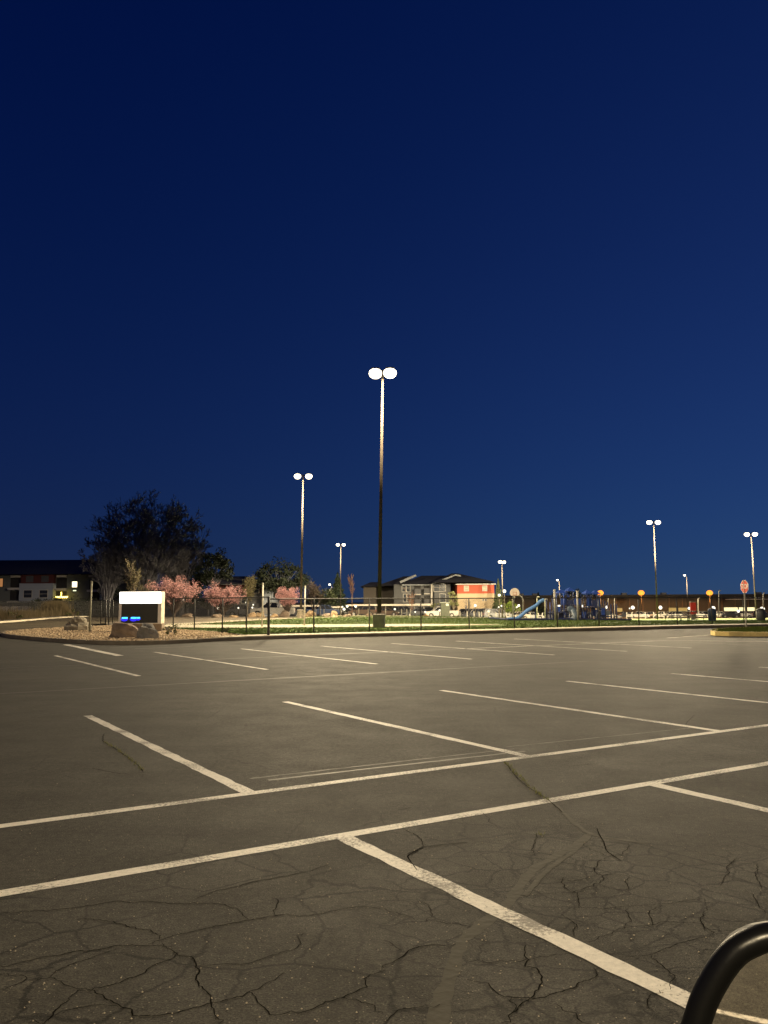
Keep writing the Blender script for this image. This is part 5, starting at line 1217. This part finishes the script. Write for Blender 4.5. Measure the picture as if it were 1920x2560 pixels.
tree('sapling', 'bare brown sapling in front of the dark balconies of the apartment building', foot(1030, 148), 4.6, 4, dict(o_s, r=.05), M_barkr, None, 75, splay=.25, lean=0)
tree('sapling', 'bare sapling in front of the beige wall, left one', foot(1168, 150), 3.2, 4, dict(o_s, r=.04), M_bark, None, 76, splay=.35, lean=0)
for i, (px, d, lb) in enumerate(((418, 39, 'small green weed tuft right of the sign base'), (432, 41, 'dark tuft in the gravel near the fence'), (560, 37.2, 'olive tuft beside the fence end of the gravel bed'), (428, 34, 'low tuft in the gravel right of the grey boulder'), (181, 88, 'small green shrub in the dry grass bank'), (35, 70, 'dark green shrub on the bank at the left edge'))):
    clump('shrub', lb, foot(px, d)+Vector((0, 0, .1)), .28 if d < 50 else .7, .14 if d < 50 else .4, .12 if d < 50 else .3, 260, .03 if d < 50 else .07, leaf('weed_green', (.05, .06, .02), (.09, .09, .035)), 80+i, grp='low green tufts', cat='plant', th=.01, lean=0)

# ---------------------------------------------------------------- side mirror of the photographer's vehicle
def mirror():
    d = .62; n_ = 48
    outer = [(1712, 2560), (1735, 2492), (1760, 2432), (1796, 2376), (1832, 2341), (1872, 2321), (1920, 2308)]
    inner = [(1768, 2560), (1779, 2526), (1801, 2487), (1832, 2437), (1860, 2406), (1892, 2387), (1920, 2376)]
    mid = [((a[0]+b[0])/2, (a[1]+b[1])/2) for a, b in zip(outer, inner)]
    loop = mid+[(2010, 2332), (2200, 2322), (2420, 2322), (2500, 2360), (2530, 2440), (2525, 2640), (2490, 2780), (2420, 2850), (2250, 2880), (1900, 2880), (1760, 2860), (1700, 2800), (1690, 2720), (1712, 2640)]
    yaw = math.radians(-9)
    def pt(px, py): v = ray(px, py); v = v/v.y; k = d/(1-(v.x-.5)*math.tan(yaw)); return Vector((v.x*k, k, CH+v.z*k))
    L3 = [pt(*p) for p in loop]; c = sum(L3, Vector())/len(L3)
    t = thing('side_mirror', 'black rimmed vehicle side mirror in the lower right corner', 'mirror', c)
    def sm(P_, k=4):
        o = []; n = len(P_)
        for i in range(n):
            a, b, c_, e = P_[i-1], P_[i], P_[(i+1) % n], P_[(i+2) % n]
            for j in range(k):
                u = j/k; o.append(.5*((2*b)+(c_-a)*u+(2*a-5*b+4*c_-e)*u*u+(3*b-a-3*c_+e)*u**3))
        return o
    ring = [p-c for p in sm(L3)]; n = len(ring)
    nrm = (ring[n//4]-ring[0]).cross(ring[n//2]-ring[0]).normalized()
    if nrm.y > 0: nrm = -nrm
    r = .0098; K = 12; mb = MB()
    for i, p in enumerate(ring):
        tdir = (ring[(i+1) % n]-ring[i-1]).normalized(); s = tdir.cross(nrm).normalized()
        for k in range(K): w_ = 6.283*k/K; mb.v.append(tuple(p+(s*math.cos(w_)+nrm*math.sin(w_))*r))
    mb.f = [(i*K+k, i*K+(k+1) % K, ((i+1) % n)*K+(k+1) % K, ((i+1) % n)*K+k) for i in range(n) for k in range(K)]
    M_blk = mat('black_mirror_plastic', (.004, .004, .004), .30, var=.3, spec=.22, bump=.02, bscale=90)
    mb.build('rim', M_blk, t, True)
    g_ = MB(); g_.v = [tuple(p-nrm*.002) for p in ring]+[tuple(-nrm*.002)]; g_.f = [(i, (i+1) % n, n) for i in range(n)]
    gm, nt, b = new_mat('mirror_glass'); b.inputs['Metallic'].default_value = 1; b.inputs['Roughness'].default_value = .015; b.inputs['Base Color'].default_value = (.92, .88, .82, 1)
    g_.build('mirror_glass', gm, t)
    hs = MB(); rings = 6
    for j in range(rings+1):
        u = j/rings; s = math.cos(u*1.45)
        for p in ring: q_ = p*(s if j else 1)-nrm*(.0+.09*math.sin(u*1.5)+.003); hs.v.append(tuple(q_))
    hs.f = [(j*n+i, (j+1)*n+i, (j+1)*n+(i+1) % n, j*n+(i+1) % n) for j in range(rings) for i in range(n)]+[tuple(rings*n+i for i in range(n))]
    hs.build('housing', M_blk, t, True)
    MB().tube([Vector((.10, .05, -.03)), Vector((.24, .04, -.08)), Vector((.42, .0, -.12))], [.035, .03, .04], 10).build('arm', M_blk, t, True)
    # painted stall line behind the vehicle that this glass reflects
    def hit(px, py):
        v = ray(px, py).normalized(); o = Vector((0, 0, CH)); cc = c-nrm*.002
        s = (cc-o).dot(nrm)/v.dot(nrm); p = o+v*s; rdir = v-2*v.dot(nrm)*nrm
        k = -p.z/rdir.z; return p+rdir*k
    a = hit(1775, 2525); b_ = hit(1930, 2559)
    mbl = MB(); dd = (b_-a).normalized(); line(mbl, a-dd*2.5, b_+dd*2.5, .032)
    struct('rear_painted_line', mbl, M_paint)
mirror()
